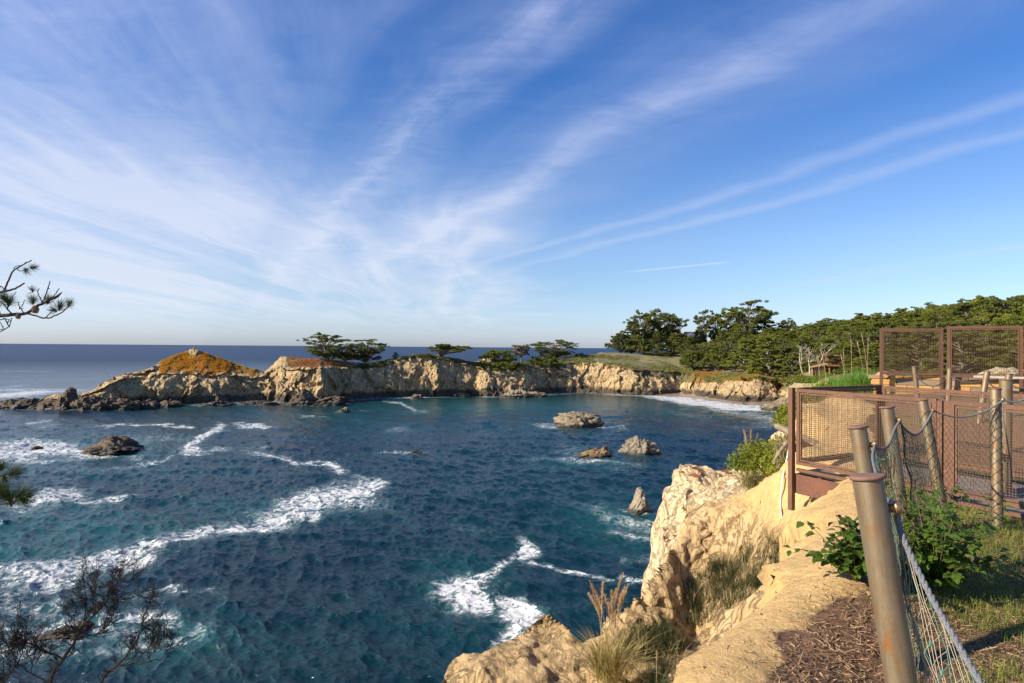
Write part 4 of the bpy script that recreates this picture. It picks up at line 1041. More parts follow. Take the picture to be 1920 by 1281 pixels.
# ------------------------------------------------------------------ needles, twigs and dead branches at the left edge
def img_path(pts, d):
    """pixel points at given depths -> world"""
    return np.array([W(p[0], p[1], p[2] if len(p) > 2 else d) for p in pts])
def smooth_path(P, n=4):
    P = np.asarray(P, float); m = len(P); t = np.arange(m); tt = np.linspace(0, m-1, (m-1)*n+1)
    out = np.zeros((len(tt), 3))
    T = np.gradient(P, axis=0); i = np.minimum(tt.astype(int), m-2); f = (tt-i)[:, None]
    h00 = 2*f**3-3*f**2+1; h10 = f**3-2*f**2+f; h01 = -2*f**3+3*f**2; h11 = f**3-f**2
    return h00*P[i]+h10*T[i]+h01*P[i+1]+h11*T[i+1]
def pine():
    D = 5.0; rs = np.random.RandomState(5)
    tx = W(-330, 650, D+.6)
    root = empty('pine_tree', (tx[0], tx[1], 13.0), label='pine reaching in from the left edge with sparse needle tufts, cones and bare twigs', cat='tree')
    off = -np.array(root.location)
    tk = MB(); zz = np.linspace(13.0, 22.5, 14); P = np.stack([tx[0]+.12*np.sin(zz*.9), tx[1]+.10*np.cos(zz*.7), zz], -1)
    tk.tube(P+off, np.linspace(.16, .06, 14), 12); tk.build('trunk', M_PBARK, root, True)
    def limb(pts, r0, r1, n=7):
        return smooth_path(img_path(pts, D)), r0, r1, n
    px2m = D/F
    def branch(main, tufts, cones, back):
        mb = MB(); nd = MB(); 
        for pts, r0, r1 in main:
            Pp = smooth_path(img_path(pts, D)); Pp[1:-1] += rs.normal(0, .0018, (len(Pp)-2, 3)); mb.tube(Pp+off, np.linspace(r0, r1, len(Pp))*px2m*.8, 7)
            for q in Pp[3::5]: mb.tube([q+off, q+off+rs.normal(0, .008, 3)], [r1*px2m*1.2, r1*px2m*.6], 4)
        b = mb.build('branch', M_PBARK, root, True)
        for (x, y, dx, dy, L, n) in tufts:
            L = L*1.35; n = int(n*1.8)
            c = W(x, y, D+rs.uniform(-.05, .05)); ax = np.array([dx, 0, -dy], float); ax /= np.linalg.norm(ax)
            V = []; T = []
            for k in range(n):
                s = rs.uniform(0, .55)*L*px2m; v = ax+rs.normal(0, .62, 3); v /= np.linalg.norm(v)
                p0 = c+off-ax*s*.6; l = L*px2m*rs.uniform(.7, 1.15); w = np.cross(v, unit(1, rs)[0])*.0011
                mid = p0+v*l*.5+ax*l*.04
                V += [p0-w, p0+w, mid+w, mid-w, p0+v*l+ax*l*.12]; o = 5*k; T.append([o+3, o+2, o+4])
            Q = np.array([[5*k, 5*k+1, 5*k+2, 5*k+3] for k in range(n)])
            nd.add(V, T, Q)
        nd.build('needles', M_NEED, b)
        for (x, y, r) in cones:
            c = W(x, y, D-.02)+off; cm = MB(); rr_ = r*px2m
            for k in range(46):
                a = k*2.4; h = k/46.; rad = rr_*math.sin(math.pi*(.12+.8*h))**.7; n0 = np.array([math.cos(a), math.sin(a), .5-h])
                p = c+np.array([math.cos(a)*rad*.8, math.sin(a)*rad*.8, (h-.5)*rr_*2.1]); cm.box(p, (rr_*.42, rr_*.42, rr_*.16), np.array(Matrix.Rotation(a, 3, 'Z') @ Matrix.Rotation(.5, 3, 'Y')))
            cm.lathe([(0, -rr_), (rr_*.7, -rr_*.5), (rr_*.8, 0), (rr_*.5, rr_*.7), (0, rr_)], c, 10)
            cm.build('cone', mat_plain('cone_scale', (.16,.10,.065), (.26,.18,.12), 60, .9), b)
    # upper branch (pixels of the photograph)
    branch([([(-330,640,5.6),(-180,610,5.2),(-60,598),(0,592),(25,590),(50,587),(72,573),(95,562),(112,552)], 6, 2),
            ([(-200,615,5.2),(-80,570),(-20,553),(8,546),(28,541),(46,531)], 4.5, 1.6),
            ([(8,546),(14,530),(22,512),(32,503),(42,497),(59,488)], 2.2, 1.2),
            ([(42,499),(33,499),(26,502)], 1.0, .8), ([(30,504),(40,508),(50,505)], 1.0, .8), ([(-20,553),(-8,543),(2,537),(8,545)], 1.5, 1),
            ([(50,588),(66,592),(86,597),(104,592),(120,583),(129,573)], 2.0, 1.2), ([(86,597),(94,587),(103,582)], 1.2, .8),
            ([(78,570),(84,558),(90,540),(94,527)], 1.6, 1.0), ([(80,572),(74,556),(71,545),(74,541)], 1.2, .8), ([(92,564),(100,556),(106,548),(111,541)], 1.3, .9), ([(98,562),(108,557),(114,550),(116,548)], 1.3, .9),
            ([(45,587),(38,577),(34,566)], 1.2, .8), ([(36,580),(42,572),(46,564)], 1.0, .7), ([(25,590),(14,580),(8,572),(2,566)], 1.6, .9), ([(14,580),(20,566),(30,548)], 1.2, .8),
            ([(-20,596),(0,600),(10,598),(22,601)], 1.4, .9), ([(10,598),(14,608),(17,612),(8,618),(0,622),(-12,628)], 1.3, 1.0), ([(17,612),(20,604),(22,596)], 1.0, .7), ([(8,618),(3,610),(0,604)], 1, .7), ([(0,590),(-4,578),(-14,566)], 1.5, .9)],
           [(60,502,1,-.25,11,70), (48,506,.3,.5,10,50), (61,545,-.1,-1,10,50), (61,566,-.1,-1,14,95), (90,566,.4,-1,14,95), (112,577,.2,-1,15,95), (129,571,.2,-1,13,70), (103,583,-.8,-.3,12,60), (16,568,.1,-1,18,120), (8,560,-.4,-1,16,80), (-6,574,0,-1,16,60)],
           [(66,580,6.5), (34,593,4.5)], 0)
    # lower branch
    branch([([(-330,1010,5.5),(-150,960,5.1),(-60,940),(-10,945),(18,943),(40,938)], 5, 1.6), ([(-60,940),(-20,905),(0,893),(14,889)], 3, 1.4), ([(0,893),(-10,880),(-6,872)], 1.5, 1)],
           [(24,888,1,-.6,20,140), (8,895,.2,1,14,80), (2,878,-.2,-1,16,110), (38,930,1,-.45,24,220), (18,935,-.2,-1,22,160), (44,936,1,.1,20,150), (4,928,-.3,-1,20,130), (0,915,.3,-.6,18,90), (20,942,.3,1,10,60)], [], 0)
pine()
def dead_bush():
    D = 6.0; rs = np.random.RandomState(12); mb = MB(); px2m = D/F
    root = np.array(W(60, 1560, 6.3))
    def twig(p, v, L, r_, lv):
        n = 6; pts = [p.copy()]; q = p.copy(); v = v.copy()
        for s in range(n):
            v = v+rs.normal(0, .16, 3)*np.array([1, .8, 1]); v[2] += .05; v /= np.linalg.norm(v); q = q+v*L/n; pts.append(q.copy())
        mb.tube(pts, np.linspace(r_, r_*.5, n+1), 5 if r_ > .004 else 3, False)
        if lv > 0:
            for k in range(rs.randint(6, 10)):
                i = rs.randint(1, n+1); w = v+rs.normal(0, .65, 3)*np.array([1, .8, .9]); w[2] += .15; w /= np.linalg.norm(w); twig(pts[i], w, L*rs.uniform(.42, .68), max(.0026, r_*.52), lv-1)
    mains = [([(60,1560,6.3),(80,1400),(95,1280),(120,1235),(142,1200),(160,1168),(180,1150),(193,1132)], 8, 3), ([(193,1132),(210,1120),(225,1113),(236,1100)], 3, 1.2), ([(190,1135),(196,1120),(205,1105),(207,1098)], 2.4, 1.2), ([(190,1136),(180,1128),(174,1118)], 2.4, 1.2),
             ([(120,1235),(95,1225),(70,1212),(50,1205),(45,1203)], 3.4, 1.6), ([(60,1560,6.3),(160,1420),(190,1280),(222,1248),(245,1218),(262,1190),(270,1155)], 7, 1.2), ([(222,1248),(255,1235),(280,1212),(291,1190)], 3, 1.2), ([(222,1248),(260,1246),(300,1236),(314,1216)], 3, 1.2),
             ([(60,1560,6.3),(10,1420),(-10,1330),(8,1280),(28,1250),(40,1230),(42,1215)], 5, 1.3), ([(8,1280),(6,1250),(2,1220)], 2.5, 1.2), ([(142,1200),(160,1195),(185,1185),(203,1170)], 3, 1.3), ([(95,1280),(60,1262),(30,1240),(22,1215)], 3, 1.2),([(160,1168),(160,1145),(161,1126)],2.4,1.0)]
    for pts, r0, r1 in mains:
        P = smooth_path(img_path(pts, D)); P[1:] += rs.normal(0, .006, (len(P)-1, 3)); mb.tube(P, np.linspace(r0, r1, len(P))*px2m*.5, 7)
        for k in range(4, len(P), 2):
            if proj(P[k])[1] < 1330 and rs.rand() < .95:
                v = (P[k]-P[k-1]); v /= np.linalg.norm(v); w = v+rs.normal(0, .6, 3); w[2] += .25; w /= np.linalg.norm(w); twig(P[k], w, rs.uniform(.11, .27), .0042, 2)
    tag(mb.build('dead_branches', M_DEAD, None), 'leafless black branches of a dead shrub at the lower left corner', 'dead shrub')
dead_bush()

# ------------------------------------------------------------------ grass, litter and shrubs on the bluff
M_GRASS = mat_leaf('lawn_grass', (.12,.20,.03), (.24,.29,.05), (.42,.35,.13), .3, 3)
M_GULLY = mat_leaf('gully_grass', (.028,.046,.014), (.055,.070,.022), (.15,.125,.06), .2, 2)  # dark blade tones put the gully's shade into the colour
M_THATCH = mat_leaf('thatch', (.20,.15,.065), (.36,.28,.12), (.13,.14,.035), .15, 5)
M_STRAW = mat_leaf('dry_straw', (.42,.32,.17), (.60,.48,.28), (.22,.15,.08), .2, 6)
M_REED = mat_leaf('reed_green', (.10,.22,.03), (.17,.32,.05), None, .35, 3)
M_SHRUB = mat_leaf('yellow_shrub', (.15,.20,.02), (.27,.28,.03), (.10,.15,.02), .3, 2)
M_BUSH = mat_leaf('broad_leaf', (.06,.115,.018), (.11,.19,.028), None, .35, 8, .42)
def blades(mb, base, h, lean, width, rs, seg=3, curve=.5):
    """many curved blades, base (n,3), h (n,), lean (n,3 horizontal)"""
    n = len(base); ts = np.linspace(0, 1, seg+1); sd_ = np.cross(lean+1e-6, [0, 0, 1.]); sd_ /= np.linalg.norm(sd_, axis=1)[:, None]+1e-9
    rot = rs.uniform(-1, 1, (n, 1)); sd_ = sd_*np.cos(rot)+np.array([0, 0, 1.])*np.sin(rot)*.3
    rows = []
    for t_ in ts:
        c = base+np.array([0, 0, 1.])*(h*(t_-curve*.5*t_*t_*np.clip(np.linalg.norm(lean, axis=1), 0, 1.3)))[:, None]+lean*(h*t_*t_)[:, None]
        w = (width*(1-t_**1.5)+.0002)[:, None]; rows.append(c-sd_*w); rows.append(c+sd_*w)
    V = np.stack(rows, 1).reshape(-1, 3); m = 2*(seg+1); Q = []
    i = np.arange(n)[:, None]*m; j = np.arange(seg)[None]*2
    Q = np.stack([i+j, i+j+1, i+j+3, i+j+2], -1).reshape(-1, 4); mb.add(V, Q=Q)
def NZ(x, y): return near_z(x, y)[0]
def lawn():
    rs = np.random.RandomState(3); mb = MB(); N = 170000
    x = rs.uniform(.8, 8.5, N); y = rs.uniform(2.2, 9.5, N)
    keepv = (x < y*.95+.4); x, y = x[keepv], y[keepv]
    z, dl, de = near_z(x, y)
    P2 = np.stack([x, y, 0*x], -1); nb = fbm(P2/.8, 4, 312); nc = fbm(P2/.28, 3, 313)
    g = sstep(nb+nc*.6+np.clip((x+y*.22-3.5)*.35, -.3, .45)+.5*np.exp(-((x-2.05)**2+(y-4.25)**2)/.10)+.35*sstep(y, 5.2, 6.2)+.10-.55*(x < y*.60), .05, .45)
    dk = ~((x-4.42)*.89+(y-9.8)*.45 > -.05) | (y < 6.0)
    k = (dl > .45) & (rs.rand(len(x)) < g) & dk
    x, y, z = x[k], y[k], z[k]; n = len(x)
    ln = rs.normal(0, .38, (n, 3)); ln[:, 2] = 0
    blades(mb, np.stack([x, y, z-.01], -1), rs.uniform(.03, .11, n), ln, rs.uniform(.0015, .0032, n), rs, 2)
    tag(mb.build('lawn_grass', M_GRASS, None), kind='stuff', label='short green and yellow grass on the bluff top beyond the posts', cat='grass')
    mb = MB(); N = 150000; x = rs.uniform(.8, 8.5, N); y = rs.uniform(2.2, 9.5, N); k = x < y*.95+.4; x, y = x[k], y[k]; z, dl, de = near_z(x, y)
    P2 = np.stack([x, y, 0*x], -1); g = sstep(fbm(P2/.7, 4, 316)+fbm(P2/.2, 3, 317)*.7, -.35, .25); dk = ~((x-4.42)*.89+(y-9.8)*.45 > -.05) | (y < 6.0)
    k = (dl > .6) & (rs.rand(len(x)) < g) & dk; x, y, z = x[k], y[k], z[k]; n = len(x); a = rs.uniform(0, 6.28, n); ln = np.stack([np.cos(a), np.sin(a), 0*a], -1)*rs.uniform(.8, 2.2, n)[:, None]
    blades(mb, np.stack([x, y, z-.004], -1), rs.uniform(.015, .045, n), ln, rs.uniform(.0012, .0028, n), rs, 2, .9)
    tag(mb.build('matted_grass', M_THATCH, None), kind='stuff', label='matted dead yellow grass between the green blades', cat='grass')
    # straw, bark slivers and dead stems lying on the soil
    mb = MB(); N = 120000; x = rs.uniform(.6, 8, N); y = rs.uniform(2.2, 9, N); z, dl, de = near_z(x, y)
    k = (dl > rs.normal(.62, .12, N)) & (x < y*.95+.3); x, y, z = x[k], y[k], z[k]; n = len(x)
    a = rs.uniform(0, 6.28, n); L = rs.uniform(.005, .028, n)*rs.choice([1, 1, 1, 2.2], n); tl = rs.normal(0, .22, n)
    dv = np.stack([np.cos(a), np.sin(a), tl], -1)*L[:, None]; sv = np.stack([-np.sin(a), np.cos(a), rs.normal(0, .5, n)], -1)*rs.uniform(.0012, .004, n)[:, None]
    C = np.stack([x, y, z+.008+np.abs(tl)*L*.6], -1)
    V = np.stack([C-dv-sv, C-dv+sv, C+dv+sv*.5, C+dv-sv*.5], 1).reshape(-1, 3)
    mb.add(V, Q=np.arange(4*n).reshape(-1, 4))
    tag(mb.build('straw_litter', mat_leaf('litter', (.16,.09,.05), (.34,.21,.12), (.56,.44,.28), .05, 25), None), kind='stuff', label='brown bark slivers and straw littering the soil', cat='litter')
    # small stones on the sand
    mb = MB()
    for k in range(900):
        x = rs.uniform(.8, 5.2); y = rs.uniform(3.3, 9.2); z, dl, de = near_z(np.array([x]), np.array([y]))
        if not (.0 < dl[0] < 1.0): continue
        r_ = rs.uniform(.003, .012); u = unit(1, rs)[0]
        mb.box((x, y, float(z[0])+r_*.3), (r_*2, r_*1.5, r_*1.2), np.array(Matrix.Rotation(rs.uniform(0, 3), 3, 'Z') @ Matrix.Rotation(rs.uniform(0, 1), 3, 'X')))
    tag(mb.build('grit', mat_plain('grit', (.42,.30,.17), (.30,.2,.1), 8, .9), None), kind='stuff', label='small stones lying on the sandy rim', cat='grit')
lawn()
def gully_grass():
    rs = np.random.RandomState(4); mb = MB(); st = MB()
    zone = [(1500,1020),(1486,1055),(1440,1105),(1375,1160),(1305,1208),(1248,1278),(1150,1281),(1175,1215),(1262,1170),(1285,1120),(1335,1075),(1390,1050),(1450,1020)]
    pxs = rs.uniform(1150, 1515, 5200); pys = rs.uniform(950, 1281, 5200); ok = in_poly(pxs, pys, zone); pxs, pys = pxs[ok], pys[ok]
    rr = ray(pxs, pys); ds = np.linspace(3.0, 14, 260); Pm = rr[:, None]*ds[None, :, None]; hz_ = near_z(Pm[..., 0], Pm[..., 1], False)[0]; below = (Pm[..., 2]+20) < hz_
    first = np.argmax(below, 1); HP = Pm[np.arange(len(pxs)), first]; n_ = 0
    for (x, y0) in HP[:, :2]:
        z, dl, de = near_z(np.array([x]), np.array([y0]))
        f = vnoise(np.array([[x/.6, y0/.6, 3.3]]), 5)[0]
        if dl[0] > -.25 or f < -.30: continue
        n_ += 1
        if n_ > 430: break
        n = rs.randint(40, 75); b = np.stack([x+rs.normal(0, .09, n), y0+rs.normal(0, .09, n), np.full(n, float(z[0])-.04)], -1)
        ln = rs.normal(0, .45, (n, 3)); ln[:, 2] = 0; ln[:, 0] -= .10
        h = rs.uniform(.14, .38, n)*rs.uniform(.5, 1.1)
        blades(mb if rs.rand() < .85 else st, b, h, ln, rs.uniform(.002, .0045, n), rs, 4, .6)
    tag(mb.build('gully_grass', M_GULLY, None), kind='stuff', label='long green grass, coloured dark for the shade, filling the gully behind the sandy rim', cat='grass')
    tag(st.build('gully_straw', M_STRAW, None), kind='stuff', label='dry pale stalks among the gully grass', cat='grass')
gully_grass()
def pampas(name, loc, nblade, h, nplume, hp, rs, label, lean=(0, 0), green=M_GRASS, stalk=.0035, group=None):
    root = empty(name, loc, label=label, cat='grass clump', group=group)
    mb = MB(); b = np.stack([rs.normal(0, .16, nblade)*h, rs.normal(0, .16, nblade)*h, np.full(nblade, -.05)], -1)
    ln = b*np.array([3.0/h, 3.0/h, 0])+rs.normal(0, .34, (nblade, 3)); ln[:, 2] = 0; ln[:, 0] += lean[0]
    blades(mb, b, rs.uniform(.5, 1.1, nblade)*h, ln, rs.uniform(.004, .008, nblade), rs, 5, .7); mb.build('leaves', green, root)
    for k in range(nplume):
        hh = hp*rs.uniform(.72, 1.08); l = np.array([rs.normal(0, .13)+lean[0]*.8, rs.normal(0, .13), 0]); ts = np.linspace(0, 1, 8)
        p0 = np.array([rs.normal(0, .05), rs.normal(0, .05), 0]); P = p0+np.outer(ts, [0, 0, hh])+np.outer(ts**2, l*hh)
        s = MB(); s.tube(P, np.linspace(stalk, stalk*.4, 8), 5); so = s.build('stalk', M_STRAW, root, True)
        m = 170; tpos = rs.uniform(.70, 1.0, m); c = p0+np.outer(tpos, [0, 0, hh])+np.outer(tpos**2, l*hh)
        u = rs.normal(0, .42, (m, 3)); u[:, 2] = 0
        pl = MB(); blades(pl, c, rs.uniform(.03, .075, m)*np.sin(np.pi*np.clip((tpos-.66)/.36, .05, 1))**.6*hp*1.15, u, rs.uniform(.0040, .0070, m), rs, 2); pl.build('plume', M_PLUME, so)
    return root
M_PLUME = mat_leaf('plume', (.56,.40,.24), (.70,.54,.36), None, .45, 8)
def gz(px, d):
    x = ray(px, 900)[0]*d; return x, d, float(NZ(np.array([x]), np.array([d]))[0])
rs_ = np.random.RandomState(21)
def at_pix(px, py, d): return tuple(W(px, py, d))
x, y, z = at_pix(1142, 1255, 8.6)
pampas('pampas_grass', (x, y, z-.05), 620, .66, 16, 1.18, rs_, 'pampas clump with tan feathery plumes in front of the lower cliff rock', green=mat_leaf('dry_pampas', (.42,.33,.11), (.62,.50,.22), (.16,.18,.05), .3, 9))
x, y, z = at_pix(1235, 1300, 8.0)
pampas('pampas_grass', (x, y, z), 200, .40, 1, .5, rs_, 'small dark grass clump to the right of the plumed pampas', green=M_GULLY)
x, y, z = gz(1407, 14.6); pampas('grass_clump', (x, y, z), 260, .75, 4, 1.25, rs_, 'spiky grey green grass with thin brown seed stalks left of the yellow shrub', green=mat_leaf('spiky', (.25,.25,.09), (.40,.36,.17), (.13,.18,.04), .3, 6))
x, y, z = gz(1330, 14.0); pampas('grass_clump', (x, y, z), 70, .32, 0, .4, rs_, 'little dry tuft on the pale cliff below the flat rock top', green=M_STRAW)
def shrub(name, c, R3, n, leaf, mat, rs, label, stems=True):
    root = empty(name, c, label=label, cat='shrub')
    u = unit(n, rs); r = rs.uniform(.35, 1, n)[:, None]**.45
    lump = 1+.25*vnoise(u*2.2+rs.uniform(0, 50), 9)[:, None]+.12*vnoise(u*5+rs.uniform(0, 50), 9)[:, None]
    P = u*r*lump*np.array(R3); P[:, 2] = np.abs(P[:, 2])*1.0
    V, T = leaf_tris(P, leaf, rs, 1.0)
    add_obj('foliage', mesh_from('foliage', V, [T], mat), root)
    mb = MB()
    for k in range(14):
        e = P[rs.randint(n)]*.8; mb.tube([[0, 0, -.1], e*.5+[0, 0, .05], e], [.014, .009, .004], 5, False)
    mb.build('stem', M_BARK, root, True)
    return root
x, y, z = gz(1442, 14.4); shrub('coyote_bush', (x, y, z-.15), (.85, .7, .62), 7000, .035, M_SHRUB, rs_, 'rounded yellow green shrub on the cliff edge left of the platform post')
x, y, z = gz(1470, 13.4); shrub('coyote_bush', (x, y, z-.1), (.42, .4, .78), 3500, .033, M_SHRUB, rs_, 'upright yellow green shrub touching the platform corner post')
x, y = W(1482, 790, 16)[:2]; shrub('coyote_bush', (x, y, float(W(1482, 800, 16)[2])), (.40, .4, .62), 2600, .035, M_SHRUB, rs_, 'small green shrub above the driftwood, against the sea')
for px, py, d, s_, lab in [(1556, 752, 16.5, .9, 'green shrub seen through the top left of the platform mesh'), (1600, 760, 17.5, .8, 'green shrub hanging over the sand bank behind the end railing'), (1530, 790, 15.5, .7, 'trailing green shrub low on the left of the sand bank')]:
    p = W(px, py, d); x, y = p[0], p[1]; z = float(NZ(np.array([x]), np.array([y]))[0]); shrub('bank_shrub', (x, y, min(z, p[2])-.05), (s_, s_*.8, s_*.55), 4200, .034, M_SHRUB, rs_, lab)
def reeds(px, d, hpx, w, label, n=900, zpy=None):
    p = W(px, 700, d); z = float(NZ(np.array([p[0]]), np.array([p[1]]))[0]) if zpy is None else float(W(px, zpy, d)[2])
    root = empty('reed_clump', (p[0], p[1], z), label=label, cat='reeds'); mb = MB()
    b = np.stack([rs_.normal(0, w, n), rs_.normal(0, w*.6, n), np.zeros(n)-.05], -1); ln = rs_.normal(0, .3, (n, 3)); ln[:, 2] = 0
    H_ = hpx/F*d; blades(mb, b, rs_.uniform(.5, 1.1, n)*H_, ln, rs_.uniform(.005, .012, n), rs_, 5, .6); mb.build('leaves', M_REED, root)
    for k in range(4):
        q = np.array([rs_.normal(0, w), rs_.normal(0, w*.5), 0]); l = rs_.normal(-.1, .12); t_ = np.linspace(0, 1, 7); hh = H_*rs_.uniform(1.7, 2.3)
        s = MB(); P = q+np.outer(t_, [0, 0, hh])+np.outer(t_**2, [l*hh, 0, 0]); s.tube(P, np.linspace(.008, .003, 7), 5); so = s.build('stalk', M_STRAW, root, True)
        m = 60; tp = rs_.uniform(.75, 1, m); c = q+np.outer(tp, [0, 0, hh])+np.outer(tp**2, [l*hh, 0, 0]); u = rs_.normal(0, .3, (m, 3)); u[:, 2] = 0
        pl = MB(); blades(pl, c, rs_.uniform(.05, .13, m), u, np.full(m, .004), rs_, 2); pl.build('plume', M_PLUME, so)
reeds(1612, 18.5, 58, .28, 'tall bright green reed clump with brown stalks left of the tall mesh panels', 1300, 742)
reeds(1560, 19.5, 34, .35, 'shorter pale green and straw coloured reeds left of the tall reed clump', 500, 728)
for k, (px, d, s_) in enumerate([(1506, 140, 2.6), (1524, 138, 2.2), (1545, 137, 2.6), (1500, 150, 2.8)]):
    x = ray(px, 700)[0]*d; shrub('bank_shrub', (x, d, hill_z(x, d)-.3), (s_, s_, s_*.62), 2600, .16, M_CYP, rs_, ['dark green shrub left of the timber house foundation', 'rounded shrub in front of the tan wing of the timber house', 'broad shrub in front of the timber house terrace', 'shrub on the cliff edge beside the bare trunks'][k])
# broad leaved bush either side of the leaning post
def leafbush():
    rs = np.random.RandomState(8); root = None
    def leaf_mesh(mb, p, dirv, up, L):
        dirv = dirv/np.linalg.norm(dirv); s = np.cross(dirv, up); s /= np.linalg.norm(s)+1e-9; n = np.cross(s, dirv)
        prof = [(0, .02), (.12, .24), (.3, .40), (.5, .38), (.7, .27), (.88, .12), (1, .0)]
        V = []
        for k, (t_, w) in enumerate(prof):
            c = p+dirv*L*t_-n*L*.22*t_*t_; j = .03*(1 if k % 2 else -1)
            V += [c-s*L*(w+j*(0 < k < 6))+n*L*w*.28, c, c+s*L*(w+j*(0 < k < 6))+n*L*w*.28]
        Q = []
        for k in range(len(prof)-1):
            a = 3*k; Q += [[a, a+1, a+4, a+3], [a+1, a+2, a+5, a+4]]
        mb.add(V, Q=Q)
    for (cpx, cpy, d, spr, hgt, nst, lab) in [(1602, 1112, 4.7, (.12, .15), .47, 40, 'leafy green bush on the left of the nearest leaning post'), (1752, 1125, 4.9, (.24, .22), .76, 84, 'larger leafy green bush to the right behind the rope netting')]:
        p = W(cpx, cpy, d); gzv = float(NZ(np.array([p[0]]), np.array([p[1]]))[0]); root = empty('leafy_bush', (p[0], p[1], gzv), label=lab, cat='bush', group='broad leaved bushes by the rope fence')
        st = MB(); lf = MB()
        for k in range(nst):
            e = np.array([rs.normal(0, spr[0]), rs.normal(0, spr[1]), hgt*rs.uniform(.25, 1.05)]); m = e*.5+np.array([rs.normal(0, .03), rs.normal(0, .03), .10])
            t_ = np.linspace(0, 1, 8)[:, None]; P = 2*t_*(1-t_)*m+t_**2*e; st.tube(P, np.linspace(.005, .0018, 8), 5)
            for q in range(2, 8):
                for s_ in range(2 if q < 7 else 3):
                    a = rs.uniform(0, 6.28); dv = np.array([math.cos(a), math.sin(a), rs.uniform(-.55, .35)]); L = rs.uniform(.05, .10)*(1.0 if q < 6 else .8)
                    pt = P[q]+rs.normal(0, .008, 3); st.tube([pt, pt+dv*.022], [.0013, .001], 3, False); leaf_mesh(lf, pt+dv*.02, dv+rs.normal(0, .15, 3), np.array([rs.normal(0, .3), rs.normal(0, .3), 1.]), L)
        lf.build('leaves', M_BUSH, root); st.build('stems', mat_plain('bush_stem', (.12,.09,.04), (.2,.15,.08), 20, .8), root, True)
leafbush()

def scrub():
    rs = np.random.RandomState(31)
    nu, nv = HG.shape[:2]; vn = np.concatenate([np.linspace(-.1, 0, 8), np.linspace(0, .5, 38), np.linspace(.5, 1, 36), np.linspace(1, 2, 46), np.linspace(2, 3, 16), np.linspace(3, 4, 10)])
    def pick(n, pxa, pxb, va, vb):
        iu = np.searchsorted(HPX, rs.uniform(pxa, pxb, n)).clip(0, nu-2); jv = np.searchsorted(vn, rs.uniform(va, vb, n)).clip(0, nv-2)
        f = rs.rand(n, 1); g = rs.rand(n, 1)
        return HG[iu, jv]*(1-f)*(1-g)+HG[iu+1, jv]*f*(1-g)+HG[iu, jv+1]*(1-f)*g+HG[iu+1, jv+1]*f*g
    def clumps(P, r, h, per, leaf, mat, name, lab, cat):
        n = len(P); u = rs.normal(0, 1, (n*per, 3)); u /= np.linalg.norm(u, axis=1)[:, None]; u[:, 2] = np.abs(u[:, 2])
        s = np.repeat(rs.uniform(.5, 1.3, n), per)[:, None]
        C = np.repeat(P, per, 0)+u*np.array([r, r, h])*s*rs.uniform(.4, 1, (n*per, 1)); V, T = leaf_tris(C, leaf, rs, .8)
        tag(add_obj(name, mesh_from(name, V, [T], mat)), kind='stuff', label=lab, cat=cat)
    P = pick(9000, 886, 1470, .92, 1.9); nz_ = fbm(P/11, 4, 77)+.35*(rs.rand(len(P))-.5); P = P[nz_ > .08]
    clumps(P, .9, .55, 26, .22, mat_leaf('scrub_green', (.14,.16,.045), (.28,.26,.09), (.36,.32,.12), .3, .25), 'coastal_scrub', 'low olive scrub along the brow of the bay cliffs', 'scrub')
    P = pick(3600, 655, 886, .96, 1.5); nz_ = fbm(P/8, 4, 78)+.35*(rs.rand(len(P))-.5); P = P[nz_ > .0]
    clumps(P, .7, .4, 24, .2, mat_leaf('scrub_dark', (.07,.085,.03), (.15,.14,.055), None, .2, .25), 'cliff_scrub', 'dark low scrub along the brow below the flat cypress', 'scrub')
    P = pick(17000, 300, 488, .98, 2.1); nz_ = fbm(P/7, 4, 79)+.5*(rs.rand(len(P))-.5); P = P[nz_ > -.22]; px_, py_ = proj(P); P = P[(np.abs(px_-364) > 13+rs.normal(0, 2, len(P))) | (py_ > 668)]; px_, py_ = proj(P); P = P[py_ < 694+7*np.sin(px_/9)+5*np.sin(px_/3.7)]
    clumps(P, .45, .22, 18, .13, mat_leaf('iceplant_orange', (.60,.25,.03), (.70,.38,.055), (.54,.48,.10), .35, .12), 'orange_iceplant', 'orange and rust coloured iceplant covering the cone shaped hill', 'iceplant')
    P = pick(5000, 540, 660, 1.1, 2.0); nz_ = fbm(P/7, 4, 80)+.5*(rs.rand(len(P))-.5); P = P[nz_ > -.1]
    clumps(P, .5, .25, 18, .14, mat_leaf('iceplant_rust', (.44,.17,.07), (.46,.26,.11), (.30,.28,.09), .3, .15), 'rust_iceplant', 'rust coloured iceplant on the slope left of the cypress pair', 'iceplant')
    P = pick(6000, 1290, 1450, .95, 1.8); nz_ = fbm(P/9, 4, 81)+.5*(rs.rand(len(P))-.5); P = P[nz_ > -.05]
    clumps(P, .6, .3, 18, .16, mat_leaf('clifftop_orange', (.46,.22,.05), (.42,.36,.08), (.2,.23,.06), .3, .15), 'clifftop_iceplant', 'orange and yellow plants on the cliff top below the wood', 'iceplant')
scrub()
